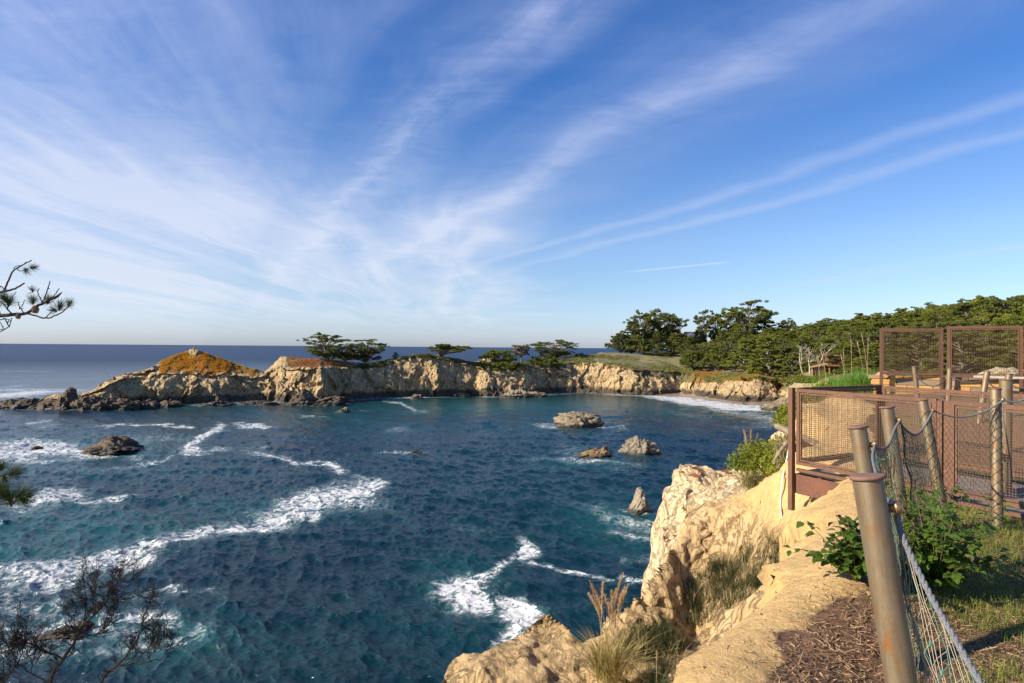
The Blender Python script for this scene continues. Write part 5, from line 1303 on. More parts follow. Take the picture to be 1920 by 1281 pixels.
# ------------------------------------------------------------------ fence posts, ropes and netting
def mat_post():
    m, t, b, out = mat_new('weathered_bronze_steel'); p = t.new('ShaderNodeTexCoord').outputs['Object']
    n1 = t.noise(p, 4, 6, .65); st = t.noise(t.vmath('MULTIPLY', p, (1, 1, .16)), 22, 6, .7); n3 = t.noise(p, 120, 5, .75)
    c = t.mix(t.mrange(n1, .35, .65), (.27,.20,.115), (.21,.155,.095))
    c = t.mix(t.mrange(st, .45, .68), c, (.31,.26,.18))
    sp = t.new('ShaderNodeSeparateXYZ'); t.set(sp, 0, p)
    rust = t.math('MULTIPLY', t.mrange(t.noise(t.vmath('MULTIPLY', p, (1, 1, .3)), 34, 5, .7), .50, .60), t.mrange(t.noise(p, 8, 5, .7), .48, .58))
    c = t.mix(t.math('MULTIPLY', rust, .8), c, (.36,.13,.03))
    c = t.mix(t.mrange(n3, .62, .72, 0, .7), c, (.15,.085,.045))
    t.set(b, 'Base Color', c); t.set(b, 'Metallic', .6); t.set(b, 'Roughness', t.mrange(n3, .3, .7, .42, .66)); t.set(b, 'Normal', t.bump(n3, .3, .002))
    return m
M_POST = mat_post()
def mat_rust(name, a, b_, c_):
    m, t, b, out = mat_new(name); p = t.new('ShaderNodeTexCoord').outputs['Object']
    n1 = t.noise(p, 3.0, 7, .7); n2 = t.noise(p, 26, 6, .75)
    c = t.mix(t.mrange(n1, .38, .62), a, b_); c = t.mix(t.mrange(n2, .52, .70), c, c_)
    t.set(b, 'Base Color', c); t.set(b, 'Roughness', .78); t.set(b, 'Normal', t.bump(n2, .5, .003)); return m
M_RUST = mat_rust('rusted_steel', (.150,.076,.046), (.115,.058,.037), (.23,.105,.045))
M_RUSTD = mat_rust('rusted_plate', (.16,.068,.04), (.11,.05,.034), (.23,.09,.035))
M_CAP = mat_rust('rusted_cap', (.16,.085,.06), (.21,.12,.085), (.12,.07,.05))
M_MESH = mat_rust('rusted_wire', (.16,.095,.055), (.12,.075,.045), (.22,.13,.06))
M_BRASS = mat_plain('worn_brass', (.45,.30,.15), (.33,.21,.10), 30, .38, 0, .75)
def mat_rope():
    m, t, b, out = mat_new('grey_rope'); p = pos(t)
    n = t.noise(p, 260, 3, .6); t.set(b, 'Base Color', t.mix(t.mrange(n, .4, .6), (.085,.088,.10), (.19,.20,.22))); t.set(b, 'Roughness', .9); t.set(b, 'Normal', t.bump(n, .6, .002)); return m
M_ROPE = mat_rope(); M_ROPED = mat_plain('dark_rope', (.035,.036,.042), (.075,.078,.088), 60, .9)
def post(pt_top, pt_low, d_top, d_low, zbase, label, group, rad=.0505, cap=.0605, boss_az=None, n=40, boss_drop=.118, flip=False):
    T = W(pt_top[0], pt_top[1], d_top); L = W(pt_low[0], pt_low[1], d_low); ax = T-L; ax /= np.linalg.norm(ax)
    k = (T[2]-zbase)/ax[2]; B = T-ax*k; H_ = k
    root = empty('fence_post', tuple(B), label=label, cat='post', group=group)
    q = Vector((0, 0, 1)).rotation_difference(Vector(ax)); root.rotation_mode = 'QUATERNION'; root.rotation_quaternion = q
    mb = MB(); mb.lathe([(rad, 0), (rad, H_*.25), (rad, H_*.5), (rad, H_*.75), (rad, H_-.008)], n=n); mb.build('tube', M_POST, root, True)
    mb = MB(); mb.lathe([(0, H_+.004), (cap*.5, H_+.0052), (cap-.004, H_+.004), (cap, H_+.0015), (cap+.0004, H_-.003), (cap-.001, H_-.0075), (cap-.004, H_-.010), (rad*.9, H_-.0105)], n=n); mb.build('cap', M_CAP, root, True)
    if boss_az is not None:
        a = boss_az; mb = MB(); rm = np.array(Matrix.Rotation(a, 3, 'Z') @ Matrix.Rotation(math.pi/2, 3, 'Y')); c = np.array([math.cos(a)*rad*.92, math.sin(a)*rad*.92, H_-boss_drop])
        mb.lathe([(0, -.003), (.0165, -.003), (.0165, .022), (.0225, .0235), (.0235, .028), (.0235, .040), (.021, .0435), (.006, .044), (0, .042)], c, 24, rm); mb.build('rope_boss', M_BRASS, root, True)
        bw = np.array(root.matrix_basis @ Vector(c+np.array([math.cos(a), math.sin(a), 0])*.034)) if False else B+np.array(q @ Vector(tuple(c+np.array([math.cos(a), math.sin(a), 0])*.034)))
    else: bw = B+ax*(H_-.12)
    return root, np.array(B), ax, H_, np.array(bw)
GP = 'leaning bronze coloured posts of the rope fence'
zg = lambda x, y: float(NZ(np.array([x]), np.array([y]))[0])-.06
PS = []
for (top, low, dt, dl_, lab, az_) in [
  ((1626,893),(1690,1281),2.27,2.20,'nearest and largest leaning post, streaked with rust, in front of the bush', -.15),
  ((1608,800),(1623,887),3.93,3.90,'second leaning post, its cap just above the nearest one', -.35),
  ((1663,763),(1686,925),5.25,5.2,'third leaning post, net wrapped, before the mesh panel joint', -.35),
  ((1729,750),(1773,992),6.7,6.5,'fourth post, strongly tilted with net diamonds over it', -.5),
  ((1866,729),(1870,975),6.75,6.6,'upright netted post on the grass right of the tilted ones', -1.2)]:
    w = W(low[0], low[1], dl_); zb = zg(w[0]+.05, w[1]); PS.append(post(top, low, dt, dl_, zb, lab, GP, boss_az=az_))
far_posts = []
for (px, py, d, lean, lab, w) in [(1714,687,15.2,6,'small far post in front of the left tall mesh panel',.052), (1781,691,13.4,-3,'far post standing between the two tall mesh panels',.052), (1851,697,12.0,-9,'far post with mottled bark like netting before the right tall panel',.052), (1892,701,10.4,-6,'far post near the pale mound at the right',.052), (1886,712,8.5,0,'short thick post with a dark round cap at the right edge',.075)]:
    x, y = W(px+lean*.8, py+60, d)[:2]; zb = float(NZ(np.array([x]), np.array([y]))[0])-.1
    zb = min(zb, W(px, py, d)[2]-.75)
    far_posts.append(post((px, py), (px+lean, py+55), d, d, zb, lab, 'far posts along the path', rad=w, cap=w+.008, n=24))
# off-frame post that carries the near end of the rope
p0 = post((1990, 1290), (2040, 1700), 1.62, 1.58, 18.0, 'leaning post just outside the right edge of the picture holding the near rope', None, boss_az=2.2)
def catenary(a, b, sag, n=22):
    t = np.linspace(0, 1, n)[:, None]; P = a*(1-t)+b*t; P[:, 2] -= 4*sag*(t*(1-t))[:, 0]; return P
def build_ropes():
    bs = [p[4] for p in PS]
    spans = []
    near = smooth_path(np.array([bs[0], W(1690,1000,2.24), W(1736,1100,2.12), W(1786,1190,1.97), W(1842,1285,1.83), W(1905,1372,1.72), p0[4]]), 6)
    s12 = smooth_path(np.array([bs[1], W(1637,858,3.6), W(1645,893,3.1), W(1655,925,2.6), bs[0]]), 6)
    s23 = smooth_path(np.array([bs[1], W(1641,838,4.1), W(1655,842,4.5), W(1668,832,4.9), W(1677,806,5.15), bs[2]]), 6)
    s34 = smooth_path(np.array([bs[2], W(1692,799,5.6), W(1708,813,6.0), W(1720,814,6.3), W(1732,802,6.5), bs[3]]), 6)
    s45 = catenary(bs[3], bs[4], .12); tail = smooth_path(np.array([bs[4], W(1881,780,6.65), W(1889,830,6.7), W(1896,880,6.75), W(1898,905,6.8)]), 5)
    up = catenary(bs[4], W(1960, 712, 6.6), .10)
    main = MB()
    for i_, (P, r_) in enumerate([(near, .0105), (s12, .0095), (s23, .0095), (s34, .0095), (s45, .0095), (up, .0095), (tail, .006)]):
        # laid rope : three strands twisted round the line
        L = np.concatenate([[0], np.cumsum(np.linalg.norm(np.diff(P, axis=0), axis=1))]); m = int(max(30, L[-1]/(.010 if i_ < 2 else .03))); tt = np.linspace(0, L[-1], m)
        Q = np.stack([np.interp(tt, L, P[:, k]) for k in range(3)], -1); T = np.gradient(Q, axis=0); T /= np.linalg.norm(T, axis=1)[:, None]
        U = np.cross(T, [0, 0, 1.]); U /= np.linalg.norm(U, axis=1)[:, None]+1e-9; Vv = np.cross(T, U)
        if i_ < 2:
            for k in range(3):
                a = tt/.075*2*np.pi+k*2.094; main.tube(Q+r_*.48*(np.cos(a)[:, None]*U+np.sin(a)[:, None]*Vv), r_*.60, 7)
        else: main.tube(Q, r_, 7)
    o = main.build('guard_rope', M_ROPE, None, True); tag(o, 'thick grey rope drooping from post to post along the leaning fence', 'rope')
    fm = MB(); tp = [q[1]+q[2]*(q[3]-.15) for q in far_posts]
    for a, b, s in [(tp[0], tp[1], .28), (tp[1], tp[2], .10), (tp[2], tp[3], .12), (tp[3], W(1960, 700, 9.5), .15), (tp[0], W(1690,700,15.6), .04)]: fm.tube(catenary(a, b, s), .013, 6)
    tag(fm.build('far_rope', M_ROPED, None, True), 'thin dark rope linking the small far posts below the tall mesh panels', 'rope')
    return near, s12, s23, s34, s45
SP = build_ropes()
def netting():
    mk = {}
    def mnet(name, c): 
        if name not in mk: mk[name] = mat_plain(name, c, tuple(v*.8 for v in c), 30, .8)
        return mk[name]
    pale = mnet('pale_net_cord', (.36,.33,.25)); teal = mnet('teal_net_cord', (.07,.24,.19)); dark = mnet('dark_net_cord', (.022,.036,.028))
    lab = ['pale cord netting with teal knots hanging from the near rope', 'pale and green netting between the nearest and second post', 'dark green netting between the second and third post', 'dark diamond netting between the third and the tilted fourth post', 'dark diamond netting between the tilted post and the upright one']
    for si, top in enumerate(SP):
        # lower edge follows the ground under the rope, with the same plan line
        L = np.concatenate([[0], np.cumsum(np.linalg.norm(np.diff(top, axis=0), axis=1))]); cell = .075 if si == 0 else .085
        n = int(L[-1]/(cell*.62)); tt = np.linspace(0, L[-1], n); Q = np.stack([np.interp(tt, L, top[:, k]) for k in range(3)], -1)
        gzv = NZ(Q[:, 0], Q[:, 1])+.01
        end_t = 18.02
        m = 15; rows = []
        rs = np.random.RandomState(si)
        lean = .155 if si < 4 else .03
        for j in range(m+1):
            f = j/m; R_ = Q.copy(); R_[:, 2] = Q[:, 2]*(1-f)+gzv*f; R_[:, 0] += (Q[:, 2]-R_[:, 2])*lean+.02*math.sin(j*1.3)*math.sin(math.pi*f); R_ += rs.normal(0, .0035, R_.shape)*(0 < j < m); rows.append(R_)
        G = np.stack(rows, 1)   # n, m+1, 3
        r_ = .0013 if si == 0 else (.0013 if si < 3 else .0016)
        A = MB(); B = MB()
        def line(i, j, di):
            pts = []; 
            while 0 <= i < n and j <= m: pts.append(G[i, j]); i += di; j += 1
            return pts
        cnt = 0
        for i in range(-m, n+m):
            for di in (1, -1):
                i0, j0 = i, 0
                if i0 < 0 and di > 0: j0 = -i0; i0 = 0
                elif i0 >= n and di < 0: j0 = i0-n+1; i0 = n-1
                elif i0 < 0 or i0 >= n: continue
                p = line(i0, j0, di)
                if len(p) > 1: (A if (si > 0 or (i % 5)) else B).tube(p, r_, 4, False)
        root = empty('safety_net', tuple(Q[n//2]), label=lab[si], cat='net', group='netting hung below the guard rope'); loc = -np.array(root.location)
        base = pale if si < 1 else (mnet('olive_net_cord', (.10,.13,.10)) if si < 2 else dark)
        A.build('net_cord', base, root, False, tuple(loc))
        K = MB()
        if si == 0:
            for j in (3, 6, 9, 12):
                for i in range(n):
                    if (i+j) % 2 == 0: K.box(G[i, j], (.008, .008, .016))
            B.build('teal_cord', teal, root, False, tuple(loc))
            K.build('knots', teal, root, False, tuple(loc))
        elif si < 3:
            for j in range(1, m, 4):
                for i in range(0, n, 2): K.box(G[i, j], (.007, .007, .012))
            K.build('knots', teal, root, False, tuple(loc))
netting()
def postnet():
    # net stockings that wrap the posts
    for k, cell in ((3, .085), (4, .085)):
        root, B, ax, H_, bw = PS[k]; mb = MB(); r_ = .0535
        for s in (1, -1):
            for q in range(3):
                t_ = np.linspace(.05, H_-.12, 90); a = s*t_/.30*2*np.pi*.9+q*2.094; mb.tube(np.stack([np.cos(a)*r_, np.sin(a)*r_, t_], -1), .0022, 4, False)
        mb.build('net_wrap', bpy.data.materials['dark_net_cord'], root)
postnet()

# ------------------------------------------------------------------ the railed steel walkway
ZT = 20-.62; ZD = 20-1.90
A_ = W(1493, 725, 9.8)[:2]; u_ = np.array([.455, -.890]); u_ /= np.linalg.norm(u_); v_ = np.array([-u_[1], u_[0]])   # u along towards the viewer, v across
def PL(s, w, z): return np.array([A_[0]+u_[0]*s+v_[0]*w, A_[1]+u_[1]*s+v_[1]*w, z])
UX = np.array([u_[0], u_[1], 0]); VX = np.array([v_[0], v_[1], 0])
def mesh_panel(name, P0, P1, z0, z1, label, cell=.05, fw=.05, wire=.0019, group='rusty mesh panels of the walkway', legs=None, mat=M_RUST, cat='railing panel', inner=True):
    """framed wire panel standing between P0 and P1 (plan points)"""
    a = np.array([P0[0], P0[1]]); b = np.array([P1[0], P1[1]]); d = b-a; L = np.linalg.norm(d); d /= L; nrm = np.array([-d[1], d[0]])
    root = empty(name, (a[0], a[1], z0), label=label, cat=cat, group=group)
    def w3(s, z, o=0): return np.array([d[0]*s+nrm[0]*o, d[1]*s+nrm[1]*o, z])
    Hh = z1-z0; fr = MB(); dz = np.array([0, 0, 1.])
    N3 = (nrm[0], nrm[1], 0)
    fr.beam(w3(0, Hh-fw/2), w3(L, Hh-fw/2), fw*.9, fw); fr.beam(w3(0, fw/2), w3(L, fw/2), fw*.9, fw)
    fr.beam(w3(fw/2, fw), w3(fw/2, Hh-fw), fw*.86, fw, up=(d[0], d[1], 0)); fr.beam(w3(L-fw/2, fw), w3(L-fw/2, Hh-fw), fw*.86, fw, up=(d[0], d[1], 0))
    fr.build('frame', mat, root)
    if inner:   # bolted inner angle that clamps the wire
        iw = .022; q = MB(); o = -fw*.28
        x0, x1, y0, y1 = fw+.012, L-fw-.012, fw+.012, Hh-fw-.012
        q.beam(w3(x0, y1-iw/2, o), w3(x1, y1-iw/2, o), .012, iw); q.beam(w3(x0, y0+iw/2, o), w3(x1, y0+iw/2, o), .012, iw)
        q.beam(w3(x0+iw/2, y0+iw, o), w3(x0+iw/2, y1-iw, o), .012, iw, up=(d[0], d[1], 0)); q.beam(w3(x1-iw/2, y0+iw, o), w3(x1-iw/2, y1-iw, o), .012, iw, up=(d[0], d[1], 0))
        for xx in (x0-.012, x1+.0):
            pass
        q.build('clamp_bar', mat, root)
        bo = MB()
        for k in range(6):
            for xx in (x0+iw/2, x1-iw/2): bo.box(w3(xx, y0+iw+(y1-y0-2*iw)*(k+.5)/6, o-.010), (.014, .014, .014))
        bo.build('bolts', M_CAP, root)
    x0, x1, y0, y1 = fw*.6, L-fw*.6, fw*.6, Hh-fw*.6; me = MB()
    nx = int((x1-x0)/cell); ny = int((y1-y0)/cell)
    def wire3(p, q): me.beam(p, q, wire*2, wire*2)
    for i in range(nx+1):
        s = x0+(x1-x0)*i/nx; me.beam(w3(s, y0, .004), w3(s, y1, .004), wire*2, wire*2, up=(d[0], d[1], 0))
    for j in range(ny+1):
        z = y0+(y1-y0)*j/ny; me.beam(w3(x0, z, .000-.003), w3(x1, z, -.003), wire*2, wire*2)
    me.build('wire_mesh', M_MESH, root)
    if legs:
        lg = MB()
        for s in legs: 
            l = MB(); l.beam(w3(s, -.002), w3(s, legs_z-z0), fw*1.05, fw*1.05, up=(d[0], d[1], 0)); l.build('leg', mat, root)
    return root
legs_z = 18.5
def walkway():
    # deck > boards, fascia
    root = empty('steel_walkway', tuple(PL(0, 0, ZD)), label='plank decked rusty steel walkway reaching to the bluff edge', cat='walkway'); loc = -np.array(root.location)
    Wd = 2.10; LL = 6.2; bd = MB(); n = int(LL/.145)
    rs = np.random.RandomState(2)
    for k in range(n):
        s = .03+k*.145; bd.beam(PL(s+.07, .03, ZD-.02+rs.uniform(-.002, .002)), PL(s+.07, Wd-.03, ZD-.02+rs.uniform(-.002, .002)), .138, .036)
    m = mat_plain('grey_boards', (.30,.26,.215), (.20,.175,.15), 4, .85, .01)
    bd.build('deck_boards', m, root, False, tuple(loc))
    fa = MB(); fa.beam(PL(.02, -.012, ZD-.20), PL(LL, -.012, ZD-.20), .02, .30); fa.build('fascia', M_RUSTD, root, False, tuple(loc))
    fa = MB(); fa.beam(PL(-.012, -.02, ZD-.20), PL(-.012, Wd, ZD-.20), .02, .30); fa.build('fascia', M_RUSTD, root, False, tuple(loc))
    ed = MB(); ed.beam(PL(.03, -.01, ZD+.022), PL(LL, -.01, ZD+.022), .05, .045); ed.build('edge_angle', M_RUST, root, False, tuple(loc))
    jo = MB()
    for s in (.4, 1.2, 2.0, 2.8): jo.beam(PL(s, .0, ZD-.12), PL(s, Wd, ZD-.12), .05, .15)
    jo.build('joists', M_RUSTD, root, False, tuple(loc))
    # corner and intermediate posts are parts of the walkway
    for (s, w, zb, lab) in [(-.045, -.045, ZD-.62, 'tall corner post'), (-.045, Wd+.045, ZD-.5, None)]:
        c = MB(); c.beam(PL(s, w, zb), PL(s, w, ZT+.012), .075, .075, up=tuple(UX)); c.build('corner_post', M_RUST, root, False, tuple(loc))
    for s in (2.11, 2.20, 4.25):
        c = MB(); c.beam(PL(s, .012, ZD), PL(s, .012, ZT-.02), .05, .07, up=tuple(UX)); c.build('rail_post', M_RUST, root, False, tuple(loc))
    g = 'rusty mesh panels of the walkway'
    mesh_panel('railing_panel', PL(.02, 0, 0), PL(2.08, 0, 0), ZD+.10, ZT, 'front left mesh railing panel beside the tall corner post', .031, .05)
    mesh_panel('railing_panel', PL(2.24, 0, 0), PL(4.22, 0, 0), ZD+.10, ZT-.01, 'front right mesh railing panel behind the netted posts', .031, .05)
    mesh_panel('railing_panel', PL(4.28, 0, 0), PL(6.2, 0, 0), ZD+.10, ZT-.01, 'front mesh railing panel cut by the right edge of the picture', .031, .05)
    mesh_panel('railing_panel', PL(0, .03, 0), PL(0, Wd-.02, 0), ZD+.10, ZT+.012, 'end mesh railing panel running back from the corner post over the drop', .031, .05)
    mesh_panel('railing_panel', PL(.05, Wd, 0), PL(2.62, Wd, 0), ZD+.10, ZT, 'rear left mesh railing panel beyond the deck', .031, .05)
    mesh_panel('railing_panel', PL(2.95, Wd, 0), PL(5.6, Wd, 0), ZD+.10, ZT, 'rear right mesh railing panel beyond the deck', .031, .05)
walkway()
def tall_panels():
    g = 'tall mesh screens above the stone wall'
    global legs_z
    for (xa, xb, ya, yb, da, db, lab) in [(1650, 1768, 616, 702, 16.9, 16.5, 'left tall mesh screen standing above the orange stone wall'), (1776, 1918, 612, 707, 16.3, 15.7, 'right tall mesh screen in front of the pale mound'), (1923, 2070, 606, 712, 15.5, 14.9, 'tall mesh screen mostly cut off by the right edge')]:
        a = W(xa, ya, da); b = W(xb, ya-3, db); z0 = float(W(xa, yb, da)[2]); z1 = float(a[2]); legs_z = 18.72
        r = mesh_panel('mesh_screen', a, b, z0, z1, lab, .037, .065, .0019, g, legs=[.033, np.hypot(b[0]-a[0], b[1]-a[1])-.033], cat='mesh screen')
tall_panels()
def stone_wall():
    a = W(1643, 735, 17.3); b = W(2080, 745, 15.2); d = (b-a)[:2]; L = np.linalg.norm(d); d /= L; nrm = np.array([-d[1], d[0]])
    root = empty('stone_wall', (a[0], a[1], 18.5), label='low wall of orange and brown sandstone blocks under the tall mesh screens', cat='wall')
    rs = np.random.RandomState(4)
    mats = [mat_plain('sandstone_%d' % k, c, tuple(v*.82 for v in c), 5, .85, .01) for k, c in enumerate([(.50,.27,.10), (.58,.33,.10), (.36,.22,.14), (.42,.26,.15), (.27,.20,.14)])]
    ztop = 20-.70; zc = ztop; row = 0; mbs = [MB() for _ in mats]
    for hh in (.10, .16, .17, .18, .20):
        s = -rs.uniform(0, .2)+ (0 if row else .0)
        while s < L:
            w = rs.uniform(.28, .62); th = .28+rs.uniform(-.02, .02)
            c = rs.choice(5, p=([.3, .35, .1, .15, .1] if s < 2.4 else [.12, .12, .3, .28, .18]))
            x0 = a[0]+d[0]*(s+w/2); y0 = a[1]+d[1]*(s+w/2); jit = rs.uniform(-.012, .012)
            R3 = np.array([[d[0], nrm[0], 0], [d[1], nrm[1], 0], [0, 0, 1]])
            # chamfered block
            hx, hy, hz = w/2-.006, th/2, hh/2-.004; ch = .010; V = []
            for sx in (-1, 1):
                for sy in (-1, 1):
                    for sz in (-1, 1): V.append((sx*(hx-ch), sy*hy, sz*(hz-ch)))
            mbs[c].box(np.array([x0+nrm[0]*jit, y0+nrm[1]*jit, zc-hh/2])-np.array(root.location), (2*hx, th, 2*hz), R3)
            mbs[c].box(np.array([x0+nrm[0]*jit, y0+nrm[1]*jit, zc-hh/2])-np.array(root.location), (2*hx-.02, th+.014, 2*hz-.02), R3)
            s += w
        zc -= hh; row += 1
    for k, m_ in enumerate(mbs): m_.build('stone_blocks', mats[k], root)
    core = MB(); core.box(np.array([a[0]+d[0]*L/2, a[1]+d[1]*L/2, ztop-.45])-np.array(root.location), (L-.06, .22, .86), R3); core.build('mortar', mat_plain('mortar', (.22,.16,.10), (.16,.12,.08), 6, .9), root)
    # loose cap stone at the left end
    tag(make_rock('cap_stone', (float(W(1657,702,17.2)[0]), 17.2, ztop-.02), .16, .13, .16, mats[3], 71, 'flat', 40), 'loose brown stone at the left end of the orange stone wall', 'stone')
    # pale mound behind the right screen
    p = W(1880, 706, 16.6)
    tag(make_rock('pale_mound', (p[0], p[1], 20-.78), .62, .45, .40, mat_plain('pale_sand', (.50,.42,.27), (.62,.52,.34), 6, .9, .03), 72, 'flat', 90), 'pale sandy boulder like mound behind the right tall screen', 'boulder')
    pl = MB(); q0 = W(1825, 706, 15.9); q1 = W(1925, 709, 15.3); pl.beam(q0, q1, .10, .05)
    tag(pl.build('grey_plank', mat_plain('grey_timber', (.45,.42,.38), (.33,.30,.27), 8, .9, .01), None), 'grey weathered plank lying on the wall below the right tall screen', 'plank')
stone_wall()
# ------------------------------------------------------------------ driftwood, pipe
def wood():
    m = mat_plain('driftwood', (.30,.24,.17), (.17,.13,.09), 10, .9, .012)
    rs = np.random.RandomState(3)
    def log(pts, r0, r1, lab, name='driftwood_log', rad=None):
        P = smooth_path(np.array([W(*p) for p in pts]), 5); mb = MB(); n = 14; L = len(P)
        rad_ = np.interp(np.linspace(0, 1, L), [0, .1, .5, .9, 1], [r0*.5, r0, (r0+r1)/2*1.1, r1, r1*.45])
        P += rs.normal(0, .006, P.shape); mb.tube(P, rad_*(1+rs.normal(0, .08, L)), n)
        V = mb.V[0]; V += fbm(V*9, 4, 9)[:, None]*.03*np.array([.3, .3, 1])
        tag(mb.build(name, m, None, True), lab, 'driftwood')
    log([(1357,928,14.6),(1378,934,14.3),(1400,932,14.2),(1422,926,14.1),(1436,920,14.1)], .10, .05, 'flat weathered driftwood log on the bare soil below the shrub')
    log([(1453,796,13.6),(1470,806,13.0),(1492,816,12.4),(1520,826,12.0),(1545,842,11.8)], .062, .045, 'bleached driftwood root poking out left of the platform corner post')
    log([(1478,826,12.6),(1470,838,12.4),(1459,852,12.3),(1452,866,12.3),(1454,876,12.3)], .045, .02, 'curved hook shaped pale branch hanging beside the white pipe', 'driftwood_branch')
    def clear(px, py):      # just clear of the slope along this line of sight
        ds = np.linspace(8.5, 12.2, 120); q = ray(px, py)[None]*ds[:, None]; hz = near_z(q[:, 0], q[:, 1])[0]; b = np.argmax((q[:, 2]+20) < hz+.06)
        return ds[b] if b > 0 else 11.4
    mb = MB(); hp_ = [(1481,829),(1475,862),(1468,895),(1464,930),(1464,960),(1467,990),(1470,1005)]; dd_ = np.minimum.accumulate([min(11.4, clear(*p)) for p in hp_])
    P = smooth_path(np.array([W(p[0], p[1], d_) for p, d_ in zip(hp_, dd_)]), 5); mb.tube(P, .013, 8)
    tag(mb.build('white_hose', mat_plain('white_pvc', (.72,.72,.70), (.60,.60,.58), 5, .5), None, True), 'thin white hose hanging down the eroded slope below the platform', 'hose')
    # exposed roots and stalks round the driftwood
    for k, (px, py, d) in enumerate([(1466, 830, 12.9)]):
        mb = MB(); b = W(px, py, d)
        for q in range(26):
            e = b+np.array([rs.uniform(-.35, .35), rs.uniform(-.2, .2), rs.uniform(-.75, .1)]); mb.tube([b+rs.normal(0, .08, 3), (b+e)/2+rs.normal(0, .06, 3), e], [.007, .005, .002], 4, False)
        tag(mb.build('exposed_roots', m, None), 'tangle of thin exposed roots hanging under the driftwood root', 'roots')
wood()
# ------------------------------------------------------------------ houses in the trees
def box_house():
    d = 150.0; c = W(1553, 700, d); z0 = hill_z(c[0], c[1])-.3
    zf = float(W(1545, 706, d)[2])
    root = empty('timber_house', (c[0], c[1], zf), -.40, label='timber house with tan walls and tall windows among the trees', cat='house'); root.scale = (1.05, 1.05, 1.32)
    s = d/F
    wall = mat_plain('tan_timber', (.36,.22,.085), (.28,.17,.07), 1.5, .8); brown = mat_plain('brown_timber', (.20,.10,.05), (.14,.07,.04), 1.5, .8); glass = mat_plain('dark_window', (.035,.03,.03), (.05,.04,.035), 1, .15)
    roofm = mat_plain('house_roof', (.22,.12,.07), (.16,.09,.06), 1, .8)
    X = lambda px: (px-1545)*s
    def prt(name, mat, boxes):
        mb = MB(); 
        for c_, sz in boxes: mb.box(c_, sz)
        return mb.build(name, mat, root)
    base = MB(); base.box((X(1548), 1.6, -1.6), (46*s, 5, 3.4)); base.build('foundation', brown, root)
    # left wing : tan, sloped roof
    w = prt('wall', wall, [((X(1530), 1.5, 6*s), (22*s*1.0, 5, 14*s))])
    for k in range(5):
        f = MB(); f.box((X(1521+k*4.4), -1.05, 6*s), (3.0*s, .12, 9.5*s)); fo = f.build('window', brown, root); g_ = MB(); g_.box((X(1521+k*4.4), -1.13, 6*s), (2.3*s, .06, 8.6*s)); g_.build('pane', glass, fo)
    rf = MB(); V = [(X(1516), -1.8, 12*s), (X(1544), -1.8, 17.5*s), (X(1544), 4.5, 17.5*s), (X(1516), 4.5, 12*s)]; V2 = [(a, b, z+1.3*s) for a, b, z in V]
    rf.add(V+V2, Q=[[0,1,2,3],[7,6,5,4],[0,4,5,1],[1,5,6,2],[2,6,7,3],[3,7,4,0]]); rf.build('roof', wall, root)
    # taller central block with red-brown frames and open veranda on the right
    prt('wall', brown, [((X(1555), 2.6, 14*s), (26*s, 4, 30*s))])
    for k in range(4):
        prt('column', wall, [((X(1546+k*7.4), -1.3, 7*s), (1.6*s, .4, 15*s))])
    for k in range(3):
        f = MB(); f.box((X(1549.5+k*7.4), .5, 8*s), (5*s, .12, 11*s)); fo = f.build('window', wall, root); g_ = MB(); g_.box((X(1549.5+k*7.4), .42, 8*s), (4.2*s, .06, 10*s)); g_.build('pane', glass, fo)
    prt('veranda_roof', brown, [((X(1557), -.6, 16*s), (32*s, 3.4, 2*s))])
    for k in range(3):
        f = MB(); f.box((X(1548+k*6), .55, 23*s), (4.6*s, .1, 7*s)); fo = f.build('window', mat_plain('red_frame', (.34,.12,.05), (.28,.1,.04), 1, .7) if k == 0 else bpy.data.materials['red_frame'], root); g_ = MB(); g_.box((X(1548+k*6), .48, 23*s), (3.6*s, .06, 5.6*s)); g_.build('pane', glass, fo)
    rf = MB(); V = [(X(1539), -.6, 29*s), (X(1572), -.6, 29*s), (X(1572), 5.5, 31*s), (X(1539), 5.5, 31*s)]; V2 = [(a, b, z+1.4*s) for a, b, z in V]
    rf.add(V+V2, Q=[[0,1,2,3],[7,6,5,4],[0,4,5,1],[1,5,6,2],[2,6,7,3],[3,7,4,0]]); rf.build('roof', roofm, root)
    rl = MB(); rl.box((X(1552), -3.2, 3.2*s), (50*s, .12, .5*s)); rl.box((X(1552), -3.2, 1.6*s), (50*s, .1, .3*s))
    for k in range(12): rl.box((X(1528+k*4.3), -3.2, 1.4*s), (.5*s, .1, 3.2*s))
    rl.box((X(1552), -1.6, -.4), (50*s, 3.4, .6)); rl.build('terrace', wall, root)
    # far house behind the grove
    d = 372.; c = W(1292, 640, d); s = d/F
    root = empty('grey_house', (c[0], c[1], hill_z(c[0], c[1])-.5), -.22, label='far house with a tall dark chimney and slate grey roof half hidden behind the grove', cat='house')
    zz = root.location[2]; zp = lambda py: float(W(1292, py, d)[2])-zz; X = lambda px: (px-1292)*s
    gw = mat_plain('grey_wall', (.17,.16,.17), (.13,.12,.13), 1, .8); cr = mat_plain('cream_trim', (.42,.32,.24), (.36,.27,.2), 1, .8); sl = mat_plain('slate', (.11,.12,.15), (.08,.09,.12), 1, .6)
    def b_(name, mat, x0, x1, y0, y1, yy=0, dp=6):
        mb = MB(); mb.box(((X(x0)+X(x1))/2, yy+dp/2, (zp(y0)+zp(y1))/2), ((x1-x0)*s, dp, abs(zp(y0)-zp(y1)))); return mb.build(name, mat, root)
    w = b_('wall', gw, 1262, 1324, 629, 668); b_('wall', cr, 1260, 1271, 620, 632, -1, 4)
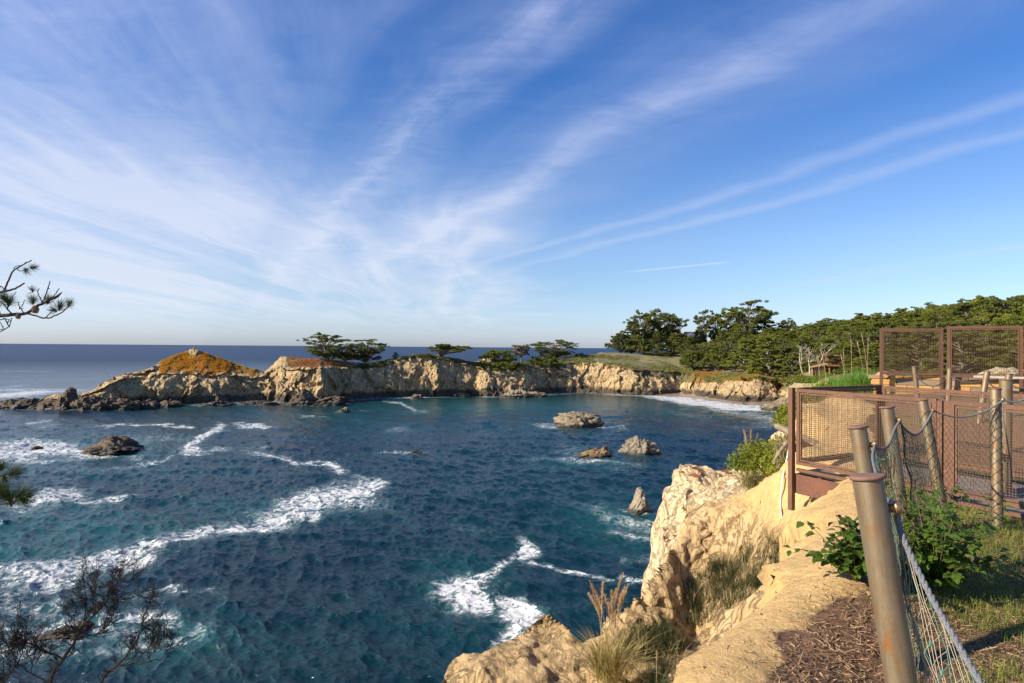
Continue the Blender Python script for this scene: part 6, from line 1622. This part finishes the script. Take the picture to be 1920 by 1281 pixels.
    for k in range(4): f = b_('window', cr, 1280+k*10, 1286+k*10, 631, 639, -.15, .2); g_ = MB(); g_.box((X(1283+k*10), -.2, zp(635)), (4.4*s, .08, 6*s)); g_.build('pane', glass, f)
    b_('chimney', gw, 1270, 1277, 611, 632, 0, 2.2); b_('chimney_cap', sl, 1269, 1278, 609.5, 611.5, -.2, 2.6)
    rf = MB(); V = [(X(1279), -1, zp(631)), (X(1326), -1, zp(631)), (X(1322), 4, zp(622)), (X(1284), 4, zp(622)), (X(1279), 8, zp(631)), (X(1326), 8, zp(631))]
    rf.add(V, Q=[[0,1,2,3],[3,2,5,4]], T=[[0,3,4],[1,5,2]]); rf.add([(a,b,c_-.25) for a,b,c_ in V], Q=[[3,2,1,0],[4,5,2,3]], T=[[4,3,0],[2,5,1]]); rf.build('roof', sl, root)
box_house()
# birds resting on the biggest bay rock
def birds():
    c = wl(1083, 801); d = c[1]; rs = np.random.RandomState(9); dg = bpy.context.evaluated_depsgraph_get()
    rock = [o for o in bpy.data.objects if o.name == 'sea_rock'][0]
    m = mat_plain('bird_feathers', (.03,.03,.035), (.05,.05,.055), 9, .7)
    for k, dx in enumerate([-2.6, -1.5, -.2, .6, 1.7, 3.0]):
        x = rock.location[0]+dx; y = rock.location[1]+rs.uniform(-.4, .4)
        hit, loc, nn, idx = rock.ray_cast(Vector((dx, y-rock.location[1], 20)), Vector((0, 0, -1)))
        if not hit: continue
        z = loc[2]+rock.location[2]; mb = MB(); h = rs.uniform(.5, .62)
        mb.tube([(0, 0, 0), (.0, .02, .08), (-.01, .03, .2), (.0, .02, .34), (.03, 0, .45), (.05, -.01, .53), (.07, -.02, .57), (.12, -.02, .575), (.19, -.02, .565)], [.02, .07, .105, .10, .055, .035, .045, .03, .008], 9)
        mb.tube([(-.03, .05, .22), (-.12, .07, .08), (-.17, .09, -.0)], [.06, .045, .012], 6)
        for s_ in (-.04, .04): mb.tube([(.02, s_, .08), (.02, s_, -.03)], [.014, .01], 5)
        tag(mb.build('resting_bird', m, None, True, (x, y, z)), 'dark seabird perched upright on top of the big bay rock', 'bird', 'seabirds on the big bay rock').rotation_euler = (0, 0, rs.uniform(0, 6))
birds()
